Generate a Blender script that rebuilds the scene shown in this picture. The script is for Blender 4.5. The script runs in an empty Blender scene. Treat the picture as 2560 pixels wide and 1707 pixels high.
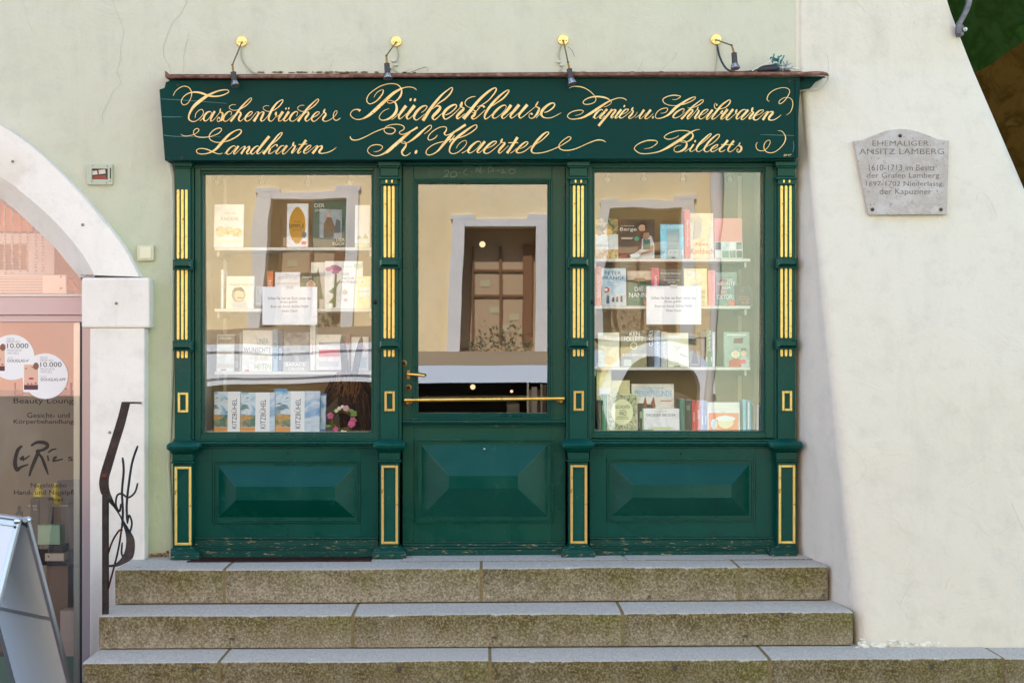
import bpy, bmesh, math, random
from mathutils import Vector, Matrix
random.seed(7)
S = bpy.context.scene
COL = S.collection
R = math.radians

# ------------------------------------------------------------------ camera, sky, sun, exposure
F, D, H = 3345.0, 7.6, 1.73          # focal length in photo pixels, camera distance to facade, eye height
CX, CY = 1210.0, 870.0               # principal point in photo pixels (2560 x 1707)
cam = bpy.data.cameras.new('camera'); cam_o = bpy.data.objects.new('camera', cam); COL.objects.link(cam_o)
cam_o.location = (0, -D, H); cam_o.rotation_euler = (R(90), 0, 0)
cam.sensor_fit = 'HORIZONTAL'; cam.sensor_width = 36.0; cam.lens = F/2560*36
cam.shift_x = (1280-CX)/2560; cam.shift_y = (CY-853.5)/2560
cam.clip_start = 0.05; cam.clip_end = 500
S.camera = cam_o

SUN_EL, SUN_AZ = R(52), R(-18)       # sun stands behind the shop's own house, so its facade lies in open shade
w = bpy.data.worlds.new('World'); S.world = w; w.use_nodes = True
nt = w.node_tree; bg = nt.nodes['Background']
sky = nt.nodes.new('ShaderNodeTexSky'); sky.sky_type = 'NISHITA'; sky.sun_disc = False
sky.sun_elevation = SUN_EL; sky.sun_rotation = SUN_AZ
nt.links.new(sky.outputs[0], bg.inputs[0]); bg.inputs[1].default_value = 0.15
sl = bpy.data.lights.new('sun', 'SUN'); sl.energy = 3.0; sl.angle = R(0.5); sl.color = (1, .95, .88)
so = bpy.data.objects.new('sun', sl); COL.objects.link(so); so.location = (0, 20, 30)
sd = Vector((math.sin(SUN_AZ)*math.cos(SUN_EL), math.cos(SUN_AZ)*math.cos(SUN_EL), math.sin(SUN_EL)))
so.rotation_euler = sd.to_track_quat('Z', 'Y').to_euler()
S.view_settings.view_transform = 'Standard'; S.view_settings.look = 'None'
S.view_settings.exposure = 2.08; S.view_settings.gamma = 1

# ------------------------------------------------------------------ helpers
def X(px, y=0.0): return (px-CX)/F*(D+y)          # photo pixel column seen at depth y -> metres
def Z(py, y=0.0): return H-(py-CY)/F*(D+y)
def W(px, py, y=0.0): return Vector((X(px, y), y, Z(py, y)))
LOC = {}

def setp(o, label=None, cat=None, group=None, kind=None):
    if label: o['label'] = label
    if cat: o['category'] = cat
    if group: o['group'] = group
    if kind: o['kind'] = kind
    return o

def thing(name, label, cat, loc=(0, 0, 0), group=None, kind=None):
    o = bpy.data.objects.new(name, None); COL.objects.link(o)
    o.empty_display_size = 0.1
    o.location = loc; LOC[o.name] = Vector(loc)
    return setp(o, label, cat, group, kind)

class MB:
    def __init__(s): s.v = []; s.f = []; s.m = []; s.mi = 0
    def add(s, vs, fs):
        b = len(s.v); s.v += [Vector(v) for v in vs]
        for f in fs: s.f.append([b+i for i in f]); s.m.append(s.mi)
        return s
    def box(s, x0, x1, y0, y1, z0, z1):
        return s.add([(x0,y0,z0),(x1,y0,z0),(x1,y1,z0),(x0,y1,z0),(x0,y0,z1),(x1,y0,z1),(x1,y1,z1),(x0,y1,z1)],
              [(0,3,2,1),(4,5,6,7),(0,1,5,4),(1,2,6,5),(2,3,7,6),(3,0,4,7)])
    def pbox(s, a, b, c, d, yf, yb):      # photo rectangle (x0,y0,x1,y1) measured on the front face
        return s.box(X(a,yf), X(c,yf), yf, yb, Z(d,yf), Z(b,yf))
    def prism(s, pts, y0, y1, cap=True):  # xz outline (any order) extruded in y
        n = len(pts)
        vs = [(p[0], y0, p[1]) for p in pts]+[(p[0], y1, p[1]) for p in pts]
        from mathutils.geometry import tessellate_polygon
        tris = tessellate_polygon([[Vector((p[0], p[1], 0)) for p in pts]])
        fs = [tuple(t) for t in tris] + [tuple(n+i for i in reversed(t)) for t in tris] if cap else []
        fs += [(i, (i+1) % n, n+(i+1) % n, n+i) for i in range(n)]
        return s.add(vs, fs)
    def frame(s, a, b, c, d, t, yf, yb, tb=None, tt=None):   # rectangular frame, outer photo rect, thickness t px
        tb = tb or t; tt = tt or t
        s.pbox(a, b, a+t, d, yf, yb); s.pbox(c-t, b, c, d, yf, yb)
        s.pbox(a+t, b, c-t, b+tt, yf, yb); s.pbox(a+t, d-tb, c-t, d, yf, yb); return s
    def tube(s, pts, r, n=8, cap=True):
        pts = [Vector(p) for p in pts]; m = len(pts)
        rr = r if isinstance(r, (list, tuple)) else [r]*m
        vs = []; up = None
        for i, p in enumerate(pts):
            t = (pts[min(i+1, m-1)]-pts[max(i-1, 0)])
            if t.length < 1e-9: t = Vector((0, 0, 1))
            t.normalize()
            if up is None:
                up = Vector((0, 0, 1)) if abs(t.z) < .9 else Vector((1, 0, 0))
            a = t.cross(up)
            if a.length < 1e-4: a = t.cross(Vector((.3, .8, .5)))
            a.normalize(); b = a.cross(t).normalized(); up = b
            for k in range(n):
                g = 2*math.pi*k/n; vs.append(p+a*math.cos(g)*rr[i]+b*math.sin(g)*rr[i])
        fs = [(i*n+k, i*n+(k+1) % n, (i+1)*n+(k+1) % n, (i+1)*n+k) for i in range(m-1) for k in range(n)]
        if cap: fs += [tuple(range(n-1, -1, -1)), tuple((m-1)*n+k for k in range(n))]
        return s.add(vs, fs)
    def lathe(s, prof, p0, axis, n=16):    # prof: (distance along axis, radius)
        p0 = Vector(p0); axis = Vector(axis).normalized()
        return s.tube([p0+axis*d for d, r in prof], [max(r, 1e-4) for d, r in prof], n)
    def ball(s, c, r, n=8, sc=(1, 1, 1)):
        c = Vector(c); vs = []; fs = []
        for i in range(n+1):
            th = math.pi*i/n
            for k in range(n*2):
                ph = math.pi*k/n
                vs.append(c+Vector((math.sin(th)*math.cos(ph)*r*sc[0], math.sin(th)*math.sin(ph)*r*sc[1], math.cos(th)*r*sc[2])))
        for i in range(n):
            for k in range(n*2):
                fs.append((i*2*n+k, (i+1)*2*n+k, (i+1)*2*n+(k+1) % (2*n), i*2*n+(k+1) % (2*n)))
        return s.add(vs, fs)
    def band(s, left, right, th):          # solid strip between two 3-D edge lists
        n = len(left); off = Vector((0, th, 0))
        vs = [Vector(p) for p in left]+[Vector(p) for p in right]+[Vector(p)+off for p in left]+[Vector(p)+off for p in right]
        fs = []
        for i in range(n-1):
            fs += [(i, i+1, n+i+1, n+i), (2*n+i, 3*n+i, 3*n+i+1, 2*n+i+1), (i, 2*n+i, 2*n+i+1, i+1), (n+i, n+i+1, 3*n+i+1, 3*n+i)]
        fs += [(0, n, 3*n, 2*n), (n-1, 3*n-1, 4*n-1, 2*n-1)]
        return s.add(vs, fs)
    def build(s, name, mats, parent=None, smooth=False, bevel=0, shear=None, normals=True):
        if not s.v: return None
        if not isinstance(mats, (list, tuple)): mats = [mats]
        vs = s.v
        if shear: vs = [Vector((v.x, v.y, v.z+shear(v.x))) for v in vs]
        xs = [v.x for v in vs]; ys = [v.y for v in vs]; zs = [v.z for v in vs]
        c = Vector(((min(xs)+max(xs))/2, (min(ys)+max(ys))/2, min(zs)))
        me = bpy.data.meshes.new(name)
        me.from_pydata([v-c for v in vs], [], s.f)
        for m in mats: me.materials.append(m)
        me.polygons.foreach_set('material_index', s.m)
        if normals:
            bm = bmesh.new(); bm.from_mesh(me); bmesh.ops.recalc_face_normals(bm, faces=bm.faces); bm.to_mesh(me); bm.free()
        if smooth:
            me.polygons.foreach_set('use_smooth', [True]*len(me.polygons))
            me.set_sharp_from_angle(angle=R(40))
        me.update()
        o = bpy.data.objects.new(name, me); COL.objects.link(o); o.location = c
        LOC[o.name] = c.copy()
        if parent:
            o.parent = parent; o.matrix_parent_inverse = Matrix.Translation(-worldloc(parent))
        if bevel:
            b = o.modifiers.new('edge', 'BEVEL'); b.width = bevel; b.segments = 2; b.limit_method = 'ANGLE'; b.angle_limit = R(35)
            b.harden_normals = False
        return o

def worldloc(o): return LOC[o.name]

def spline(pts, k=6):
    """Catmull-Rom through tuples of any size."""
    out = []
    n = len(pts)
    for i in range(n-1):
        p0, p1, p2, p3 = pts[max(i-1, 0)], pts[i], pts[i+1], pts[min(i+2, n-1)]
        for j in range(k):
            t = j/k
            out.append(tuple(0.5*((2*b)+(c-a)*t+(2*a-5*b+4*c-d)*t*t+(3*b-a-3*c+d)*t**3) for a, b, c, d in zip(p0, p1, p2, p3)))
    out.append(tuple(pts[-1]))
    return out

# ------------------------------------------------------------------ materials
def lin(c):
    if isinstance(c, str):
        c = c.lstrip('#'); c = [int(c[i:i+2], 16)/255 for i in (0, 2, 4)]
        return [x/12.92 if x <= .04045 else ((x+.055)/1.055)**2.4 for x in c]
    return list(c)
MC = {}
def pmat(name, color, rough=.5, metal=0, spec=.5, coat=0):
    if name in MC: return MC[name]
    m = bpy.data.materials.new(name); m.use_nodes = True; MC[name] = m
    b = m.node_tree.nodes['Principled BSDF']
    b.inputs['Base Color'].default_value = (*lin(color), 1)
    b.inputs['Roughness'].default_value = rough; b.inputs['Metallic'].default_value = metal
    b.inputs['Specular IOR Level'].default_value = spec; b.inputs['Coat Weight'].default_value = coat
    return m
def N(m, t, **kw):
    n = m.node_tree.nodes.new('ShaderNode'+t)
    for k, v in kw.items():
        if k in n.inputs.keys(): n.inputs[k].default_value = v
        else: setattr(n, k, v)
    return n
def L(m, a, b): m.node_tree.links.new(a, b)
def BS(m): return m.node_tree.nodes['Principled BSDF']
def coords(m, scale=(1, 1, 1)):
    t = N(m, 'TexCoord'); mp = N(m, 'Mapping'); mp.inputs['Scale'].default_value = scale
    L(m, t.outputs['Object'], mp.inputs[0]); return mp.outputs[0]
def noise(m, vec, scale, detail=4, rough=.55, dist=0):
    n = N(m, 'TexNoise', Scale=scale, Detail=detail, Roughness=rough, Distortion=dist); L(m, vec, n.inputs['Vector']); return n.outputs[0]
def ramp(m, fac, stops):
    r = N(m, 'ValToRGB'); e = r.color_ramp.elements
    while len(e) < len(stops): e.new(.5)
    for el, (p, c) in zip(e, stops):
        el.position = p; el.color = (*lin(c), 1) if not isinstance(c, float) else (c, c, c, 1)
    L(m, fac, r.inputs[0]); return r.outputs[0]
def mix(m, fac, a, b, mode='MIX'):
    n = N(m, 'MixRGB', blend_type=mode)
    for i, v in ((0, fac), (1, a), (2, b)):
        if isinstance(v, (int, float)): n.inputs[i].default_value = v if i == 0 else (v, v, v, 1)
        elif isinstance(v, (str, tuple, list)): n.inputs[i].default_value = (*lin(v), 1)
        else: L(m, v, n.inputs[i])
    return n.outputs[0]
def math_(m, op, a, b=0.0):
    n = N(m, 'Math', operation=op)
    for i, v in ((0, a), (1, b)):
        if isinstance(v, (int, float)): n.inputs[i].default_value = v
        else: L(m, v, n.inputs[i])
    return n.outputs[0]
def bump(m, h, strength=.3, dist=.01):
    n = N(m, 'Bump', Strength=strength, Distance=dist); L(m, h, n.inputs['Height']); L(m, n.outputs[0], BS(m).inputs['Normal'])
def zpos(m):
    g = N(m, 'NewGeometry'); s = N(m, 'SeparateXYZ'); L(m, g.outputs['Position'], s.inputs[0]); return s.outputs

def plaster(name, c1, c2, c3=None, zr=None, bscale=1.0, stain=None):
    m = pmat(name, c1, .9, spec=.2); v = coords(m)
    n1 = noise(m, v, 1.1, 6, .6, .4); n2 = noise(m, v, 9, 6, .65); n3 = noise(m, v, 90, 5, .6); n4 = noise(m, v, 3.2, 5, .6, .8)
    c = mix(m, ramp(m, n1, [(.35, 0.0), (.68, 1.0)]), c1, c2)
    if c3 and zr:
        z = zpos(m)[2]
        f = math_(m, 'DIVIDE', math_(m, 'SUBTRACT', math_(m, 'ADD', z, math_(m, 'MULTIPLY', n4, .9)), zr[0]+.45), zr[1]-zr[0])
        fc = N(m, 'Clamp'); L(m, f, fc.inputs[0])
        c = mix(m, fc.outputs[0], c, c3)
    ns = noise(m, coords(m, (2.6, 2.6, .35)), 2.2, 6, .65, .3); nb = noise(m, v, .55, 5, .65, 1.0)
    c = mix(m, math_(m, 'MULTIPLY', ramp(m, ns, [(.52, 0.0), (.72, 1.0)]), .16), c, (.40, .39, .34))
    c = mix(m, math_(m, 'MULTIPLY', ramp(m, nb, [(.5, 0.0), (.62, 1.0)]), .12), c, (.80, .78, .70))
    c = mix(m, math_(m, 'MULTIPLY', ramp(m, n2, [(.3, 1.0), (.5, 0.0)]), .15), c, (.35, .33, .28))
    c = mix(m, math_(m, 'MULTIPLY', ramp(m, n3, [(.28, 1.0), (.38, 0.0)]), .22), c, (.25, .24, .2))
    if stain:
        z = zpos(m)[2]
        f = N(m, 'MapRange'); f.inputs[1].default_value = stain[0]; f.inputs[2].default_value = stain[1]
        L(m, math_(m, 'ADD', z, math_(m, 'MULTIPLY', n2, .35)), f.inputs[0])
        c = mix(m, math_(m, 'MULTIPLY', math_(m, 'SUBTRACT', 1.0, f.outputs[0]), .6), c, stain[2])
    L(m, c, BS(m).inputs['Base Color'])
    bump(m, math_(m, 'ADD', math_(m, 'ADD', math_(m, 'MULTIPLY', n4, 3.0*bscale), math_(m, 'MULTIPLY', n2, .9*bscale)), math_(m, 'MULTIPLY', n3, .3)), .35, .012)
    return m

def paint(name, c, c2, rough=.3, chips=0.0, spec=.5, grain=(2, 2, 9)):
    m = pmat(name, c, rough, spec=spec); v = coords(m)
    n1 = noise(m, v, 3, 5, .6, .5)
    vg = coords(m, grain); n2 = noise(m, vg, 9, 5, .6, .2); n3 = noise(m, v, 160, 3, .6)
    col = mix(m, ramp(m, n1, [(.3, 0.0), (.75, 1.0)]), c, c2)
    col = mix(m, math_(m, 'MULTIPLY', ramp(m, n2, [(.6, 0.0), (.8, 1.0)]), .25), col, (.008, .06, .05))
    if chips:
        vc = coords(m, (5, 5, 22)); nc = noise(m, vc, 4, 8, .7, .6)
        ch = ramp(m, nc, [(.70-chips, 0.0), (.72-chips, 1.0)])
        col = mix(m, ch, col, ramp(m, noise(m, v, 40, 4), [(.3, '#4a3a28'), (.6, '#b09a78'), (.8, '#6f8f86')]))
    L(m, col, BS(m).inputs['Base Color'])
    L(m, ramp(m, n1, [(.25, max(rough-.1, .08)), (.8, rough+.2)]), BS(m).inputs['Roughness'])
    bump(m, math_(m, 'ADD', math_(m, 'MULTIPLY', n2, 1.0), math_(m, 'MULTIPLY', n3, .15)), .22, .003)
    return m

GREEN = paint('green_paint', '#004039', '#004c43', .28, spec=.22)
GREEN_W = paint('green_paint_worn', '#00423b', '#024d45', .34, chips=.06, spec=.22)
GREEN_C = paint('green_paint_chipped', '#023c36', '#05463f', .42, chips=.10, spec=.25)
GREEN_P = paint('green_panel_gloss', '#003f36', '#034a3f', .2, spec=.3)
GREEN_S = paint('green_sign_paint', '#00322f', '#003b37', .5, spec=.12, grain=(.6, 2, 8))
GREEN_L = paint('green_frame_paint', '#044236', '#08493b', .26, spec=.28, grain=(9, 2, 2))

def gilt(name, c1, c2, rough, metal=.6):
    m = pmat(name, c1, rough, metal); v = coords(m)
    n = noise(m, v, 55, 5, .65); n2 = noise(m, v, 14, 4, .6)
    c = mix(m, ramp(m, n2, [(.3, 0.0), (.7, 1.0)]), c1, c2)
    c = mix(m, ramp(m, n, [(.30, 1.0), (.42, 0.0)]), c, '#7a4f1c')
    L(m, c, BS(m).inputs['Base Color']); bump(m, n, .3, .003); return m
GOLD = gilt('gold_leaf', '#e6c063', '#f0d488', .34, .5)
GOLD_W = gilt('gold_leaf_worn', '#dcae55', '#caa468', .45, .4)
GOLD_T = gilt('gold_letter_paint', '#f0d8a2', '#dcb674', .45, .25)
BRASS = gilt('brass', '#e0b258', '#f0c878', .22, .95)
BRASS_D = gilt('aged_brass', '#8a6a3a', '#a07c44', .4, .9)

def speckle(name, cs, scale, rough=.7, metal=0, b=.2):
    m = pmat(name, cs[0], rough, metal); v = coords(m); n = noise(m, v, scale, 6, .65)
    L(m, ramp(m, n, [(.25+.5*i/(max(len(cs)-1, 1)), c) for i, c in enumerate(cs)]), BS(m).inputs['Base Color'])
    bump(m, n, b, .004); return m
RUST = speckle('rusty_sheet', ['#3d2620', '#6d4538', '#8a6255', '#b09a90'], 30, .7, .2, .4)
IRON = speckle('dark_iron', ['#221d1e', '#352d2e', '#4a3b38'], 25, .5, .55, .3)
IRONB = speckle('blue_black_iron', ['#1c2230', '#2a2b36', '#3b2f2c'], 18, .45, .6, .3)
IRONR = speckle('rust_brown_iron', ['#1d1210', '#3a1d15', '#52281b'], 40, .8, .3, .3)
CONC = speckle('joint_mortar', ['#5f543c', '#7d6c4a', '#937f5e'], 60, .95, 0, .5)
RUBBLE = speckle('crumbled_mortar', ['#3a2a20', '#6b5040', '#a08a70', '#c9bea8'], 45, .95, 0, .6)

WALL = plaster('green_plaster', '#b6c3a4', '#c3c6ac', '#cdcab7', (1.7, 3.0), 1.0, (.55, .95, '#a7a183'))
BUTT = plaster('white_plaster', '#d9cdbf', '#dcd1c3', '#ddd4c7', (1.2, 2.6), 1.1, (.1, .55, '#b3aa90'))
ARCHM = plaster('white_arch_paint', '#eae0d8', '#f5eee8', None, None, .5)
DARKROOM = pmat('dark_interior', '#3a3530', .9)
CREAMIN = pmat('cabinet_paint', '#dccfb4', .7)

def stone(name):
    m = pmat(name, '#9a9388', .85, spec=.25); v = coords(m)
    g = N(m, 'NewGeometry'); sx = N(m, 'SeparateXYZ'); L(m, g.outputs['Normal'], sx.inputs[0])
    nf = noise(m, v, 85, 5, .8); nm = noise(m, v, 7, 6, .65, .6); nl = noise(m, v, 2.2, 4, .6, .5)
    vo = N(m, 'TexVoronoi', Scale=150.0); L(m, v, vo.inputs['Vector'])
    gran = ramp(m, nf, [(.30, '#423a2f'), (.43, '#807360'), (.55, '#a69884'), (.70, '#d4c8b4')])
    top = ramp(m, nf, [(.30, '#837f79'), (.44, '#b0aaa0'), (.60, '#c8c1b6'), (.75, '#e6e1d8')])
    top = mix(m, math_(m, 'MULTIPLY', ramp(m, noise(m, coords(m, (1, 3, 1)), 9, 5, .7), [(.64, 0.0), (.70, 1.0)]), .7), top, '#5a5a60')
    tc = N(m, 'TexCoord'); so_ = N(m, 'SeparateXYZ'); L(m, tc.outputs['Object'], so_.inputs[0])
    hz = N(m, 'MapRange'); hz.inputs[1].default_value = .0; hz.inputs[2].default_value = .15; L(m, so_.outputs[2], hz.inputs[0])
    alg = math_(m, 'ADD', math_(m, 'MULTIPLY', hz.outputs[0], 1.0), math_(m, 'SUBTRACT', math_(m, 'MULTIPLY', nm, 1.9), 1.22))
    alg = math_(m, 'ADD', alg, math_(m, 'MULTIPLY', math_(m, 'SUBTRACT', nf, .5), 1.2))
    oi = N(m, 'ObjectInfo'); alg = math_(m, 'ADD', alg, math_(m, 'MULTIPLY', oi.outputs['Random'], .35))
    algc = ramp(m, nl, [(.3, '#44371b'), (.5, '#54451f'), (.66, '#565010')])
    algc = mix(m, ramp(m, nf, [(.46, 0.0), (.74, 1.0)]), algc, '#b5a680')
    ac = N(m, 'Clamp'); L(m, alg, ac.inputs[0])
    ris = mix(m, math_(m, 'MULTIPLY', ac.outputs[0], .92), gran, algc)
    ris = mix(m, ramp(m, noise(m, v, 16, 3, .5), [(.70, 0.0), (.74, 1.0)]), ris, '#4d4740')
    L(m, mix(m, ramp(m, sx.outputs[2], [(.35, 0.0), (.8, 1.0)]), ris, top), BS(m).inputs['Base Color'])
    bump(m, math_(m, 'ADD', nf, math_(m, 'MULTIPLY', nm, .8)), .55, .008)
    return m
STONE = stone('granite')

def glass(name, refl, wob=.012, scale=1.3, tint=(1, 1, 1)):
    m = bpy.data.materials.new(name); m.use_nodes = True; MC[name] = m
    m.node_tree.nodes.remove(BS(m)); out = m.node_tree.nodes['Material Output']
    tr = N(m, 'BsdfTransparent'); tr.inputs[0].default_value = (*tint, 1)
    gl = N(m, 'BsdfGlossy'); gl.inputs['Roughness'].default_value = 0.0; gl.inputs['Color'].default_value = (1, 1, 1, 1)
    v = coords(m); n = noise(m, v, scale, 1.5, .4)
    b = N(m, 'Bump', Strength=1.0, Distance=wob); L(m, n, b.inputs['Height']); L(m, b.outputs[0], gl.inputs['Normal'])
    mx = N(m, 'MixShader'); lw = N(m, 'Fresnel', IOR=1.5)
    f = math_(m, 'ADD', math_(m, 'MULTIPLY', lw.outputs[0], 1.0), refl)
    L(m, f, mx.inputs[0]); L(m, tr.outputs[0], mx.inputs[1]); L(m, gl.outputs[0], mx.inputs[2]); L(m, mx.outputs[0], out.inputs[0])
    return m
GLASS_L = glass('old_window_glass', .14, .0028, 1.3)
GLASS_D = glass('door_glass', .16, .0012, 1.0)
GLASS_R = glass('warped_window_glass', .12, .003, 1.6)
GLASS_S = glass('salon_glass', .12, .001, 1.0)
GLASS_F = glass('fanlight_glass', .05, .001, 1.0)

def img(name, stops, scale=14, stretch=(1, 1, 1), dist=1.0):
    m = pmat(name, stops[0], .4); v = coords(m, stretch); n = noise(m, v, scale, 6, .6, dist)
    k = len(stops); L(m, ramp(m, n, [(.28+.44*i/(k-1), c) for i, c in enumerate(stops)]), BS(m).inputs['Base Color']); return m
def ccov(c):
    k = 'cover_'+c.strip('#')
    if k in MC: return MC[k]
    a = [min(.92, q*1.3) for q in lin(c)]; m = pmat(k, a, .35); v = coords(m); n = noise(m, v, 13, 6, .65, .7)
    L(m, ramp(m, n, [(.28, [q*.72 for q in a]), (.5, a), (.74, [min(1, q*1.18+.015) for q in a])]), BS(m).inputs['Base Color']); return m
def cm(c, rough=.45): return pmat('colour_'+c.strip('#')+('' if rough == .45 else '_%d' % int(rough*100)), c, rough)

# ------------------------------------------------------------------ text helper
TG = {}
def textgeo(s):
    if s in TG: return TG[s]
    cu = bpy.data.curves.new('lettering_source', 'FONT'); cu.body = s; cu.resolution_u = 3
    ob = bpy.data.objects.new('lettering_source', cu)
    me = ob.to_mesh()
    vs = [(v.co.x, v.co.y) for v in me.vertices]; fs = [tuple(p.vertices) for p in me.polygons]
    ob.to_mesh_clear(); bpy.data.objects.remove(ob); bpy.data.curves.remove(cu)
    x0 = min(v[0] for v in vs); x1 = max(v[0] for v in vs); y0 = min(v[1] for v in vs); y1 = max(v[1] for v in vs)
    vs = [((a-x0)/(x1-x0), (b-y0)/(y1-y0)) for a, b in vs]
    TG[s] = (vs, fs); return TG[s]
def ptext(mb, s, a, b, c, d, y, rot=0, shear=0):  # text filling the photo rectangle a,b,c,d at depth y
    vs, fs = textgeo(s); out = []
    for u, v in vs:
        if rot: u, v = (1-v, u) if rot > 0 else (v, 1-u)
        out.append((X(a+(c-a)*u, y)+shear*(v-.5), y, Z(d+(b-d)*v, y)))
    mb.add(out, fs); return mb
def strokes(mb, txt, ox, oy, s, y, wk=1.0, k=5, kk=[0]):
    """Brush strokes: each line is x,y,width triples; a ribbon follows them at depth y."""
    for line in txt.strip().splitlines():
        line = line.strip()
        if not line: continue
        if line.startswith('o'):
            px, py, r = [float(q) for q in line[1:].split(',')]
            pts = [(X(ox+s*(px+r/2*(math.cos(g)*.72+math.sin(g)*.25)), y), y-.0004, Z(oy+s*(py-r/2*math.sin(g)*1.05), y)) for g in [2*math.pi*i/16 for i in range(16)]]
            mb.add(pts, [tuple(range(16))]); continue
        p = [tuple(float(q) for q in t.split(',')) for t in line.split()]
        p = [(ox+s*q[0], oy+s*q[1], s*q[2]*wk) for q in p]
        p = spline(p, k); kk[0] += 1; y0 = y-.0006*(kk[0] % 7)/7
        a = []; b = []
        for i, q in enumerate(p):
            u = p[min(i+1, len(p)-1)]; v = p[max(i-1, 0)]
            dx, dy = u[0]-v[0], u[1]-v[1]; l = math.hypot(dx, dy) or 1; nx, ny = -dy/l, dx/l
            h = max(q[2], .4)/2; yy = y0-.0012*i/len(p)
            a.append((X(q[0]+nx*h, yy), yy, Z(q[1]+ny*h, yy))); b.append((X(q[0]-nx*h, yy), yy, Z(q[1]-ny*h, yy)))
        n = len(a); mb.add(a+b, [(i, i+1, n+i+1, n+i) for i in range(n-1)])
    return mb

# ================================================================== SETTING: street
def ground():
    m = pmat('street_stone', '#55524d', .9); v = coords(m)
    vo = N(m, 'TexVoronoi', Scale=7.0); L(m, v, vo.inputs['Vector'])
    L(m, ramp(m, noise(m, v, 20, 5), [(.3, '#45423d'), (.7, '#67625b')]), BS(m).inputs['Base Color'])
    mb = MB()
    ys = [60, 6, -1.0, -3.0, -7.2, -12, -60]; zs = [0, 0, 0, -.12, -.85, -.95, -.95]
    vs = []
    for y, z in zip(ys, zs): vs += [(-60, y, z-.34), (-2.5, y, z-.34), (-1.98, y, z-.25), (-1.5, y, z), (60, y, z)]
    mb.add(vs, [(5*i+k, 5*i+k+1, 5*i+k+6, 5*i+k+5) for i in range(len(ys)-1) for k in range(4)])
    setp(mb.build('street', m), kind='structure')
ground()

# ================================================================== own house: wall with two openings, body, roof
def arch_outer_pts(k=5):
    p = [(358, 694), (321, 624), (270, 557), (203, 479), (135, 411), (68, 354), (0, 313), (-130, 262), (-260, 245)]
    q = spline(p, k); full = q+[(-520-a, b) for a, b in reversed(q[:-1])]
    return full
def arch_mid_pts(k=5):
    p = [(237, 688), (203, 631), (152, 570), (112, 530), (44, 472), (0, 442), (-130, 385), (-260, 365)]
    q = spline(p, k); return q+[(-520-a, b) for a, b in reversed(q[:-1])]
def arch_in_pts(k=5):
    p = [(200, 694), (169, 658), (135, 616), (91, 575), (0, 496), (-130, 440), (-260, 420)]
    q = spline(p, k); return q+[(-520-a, b) for a, b in reversed(q[:-1])]

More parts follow.
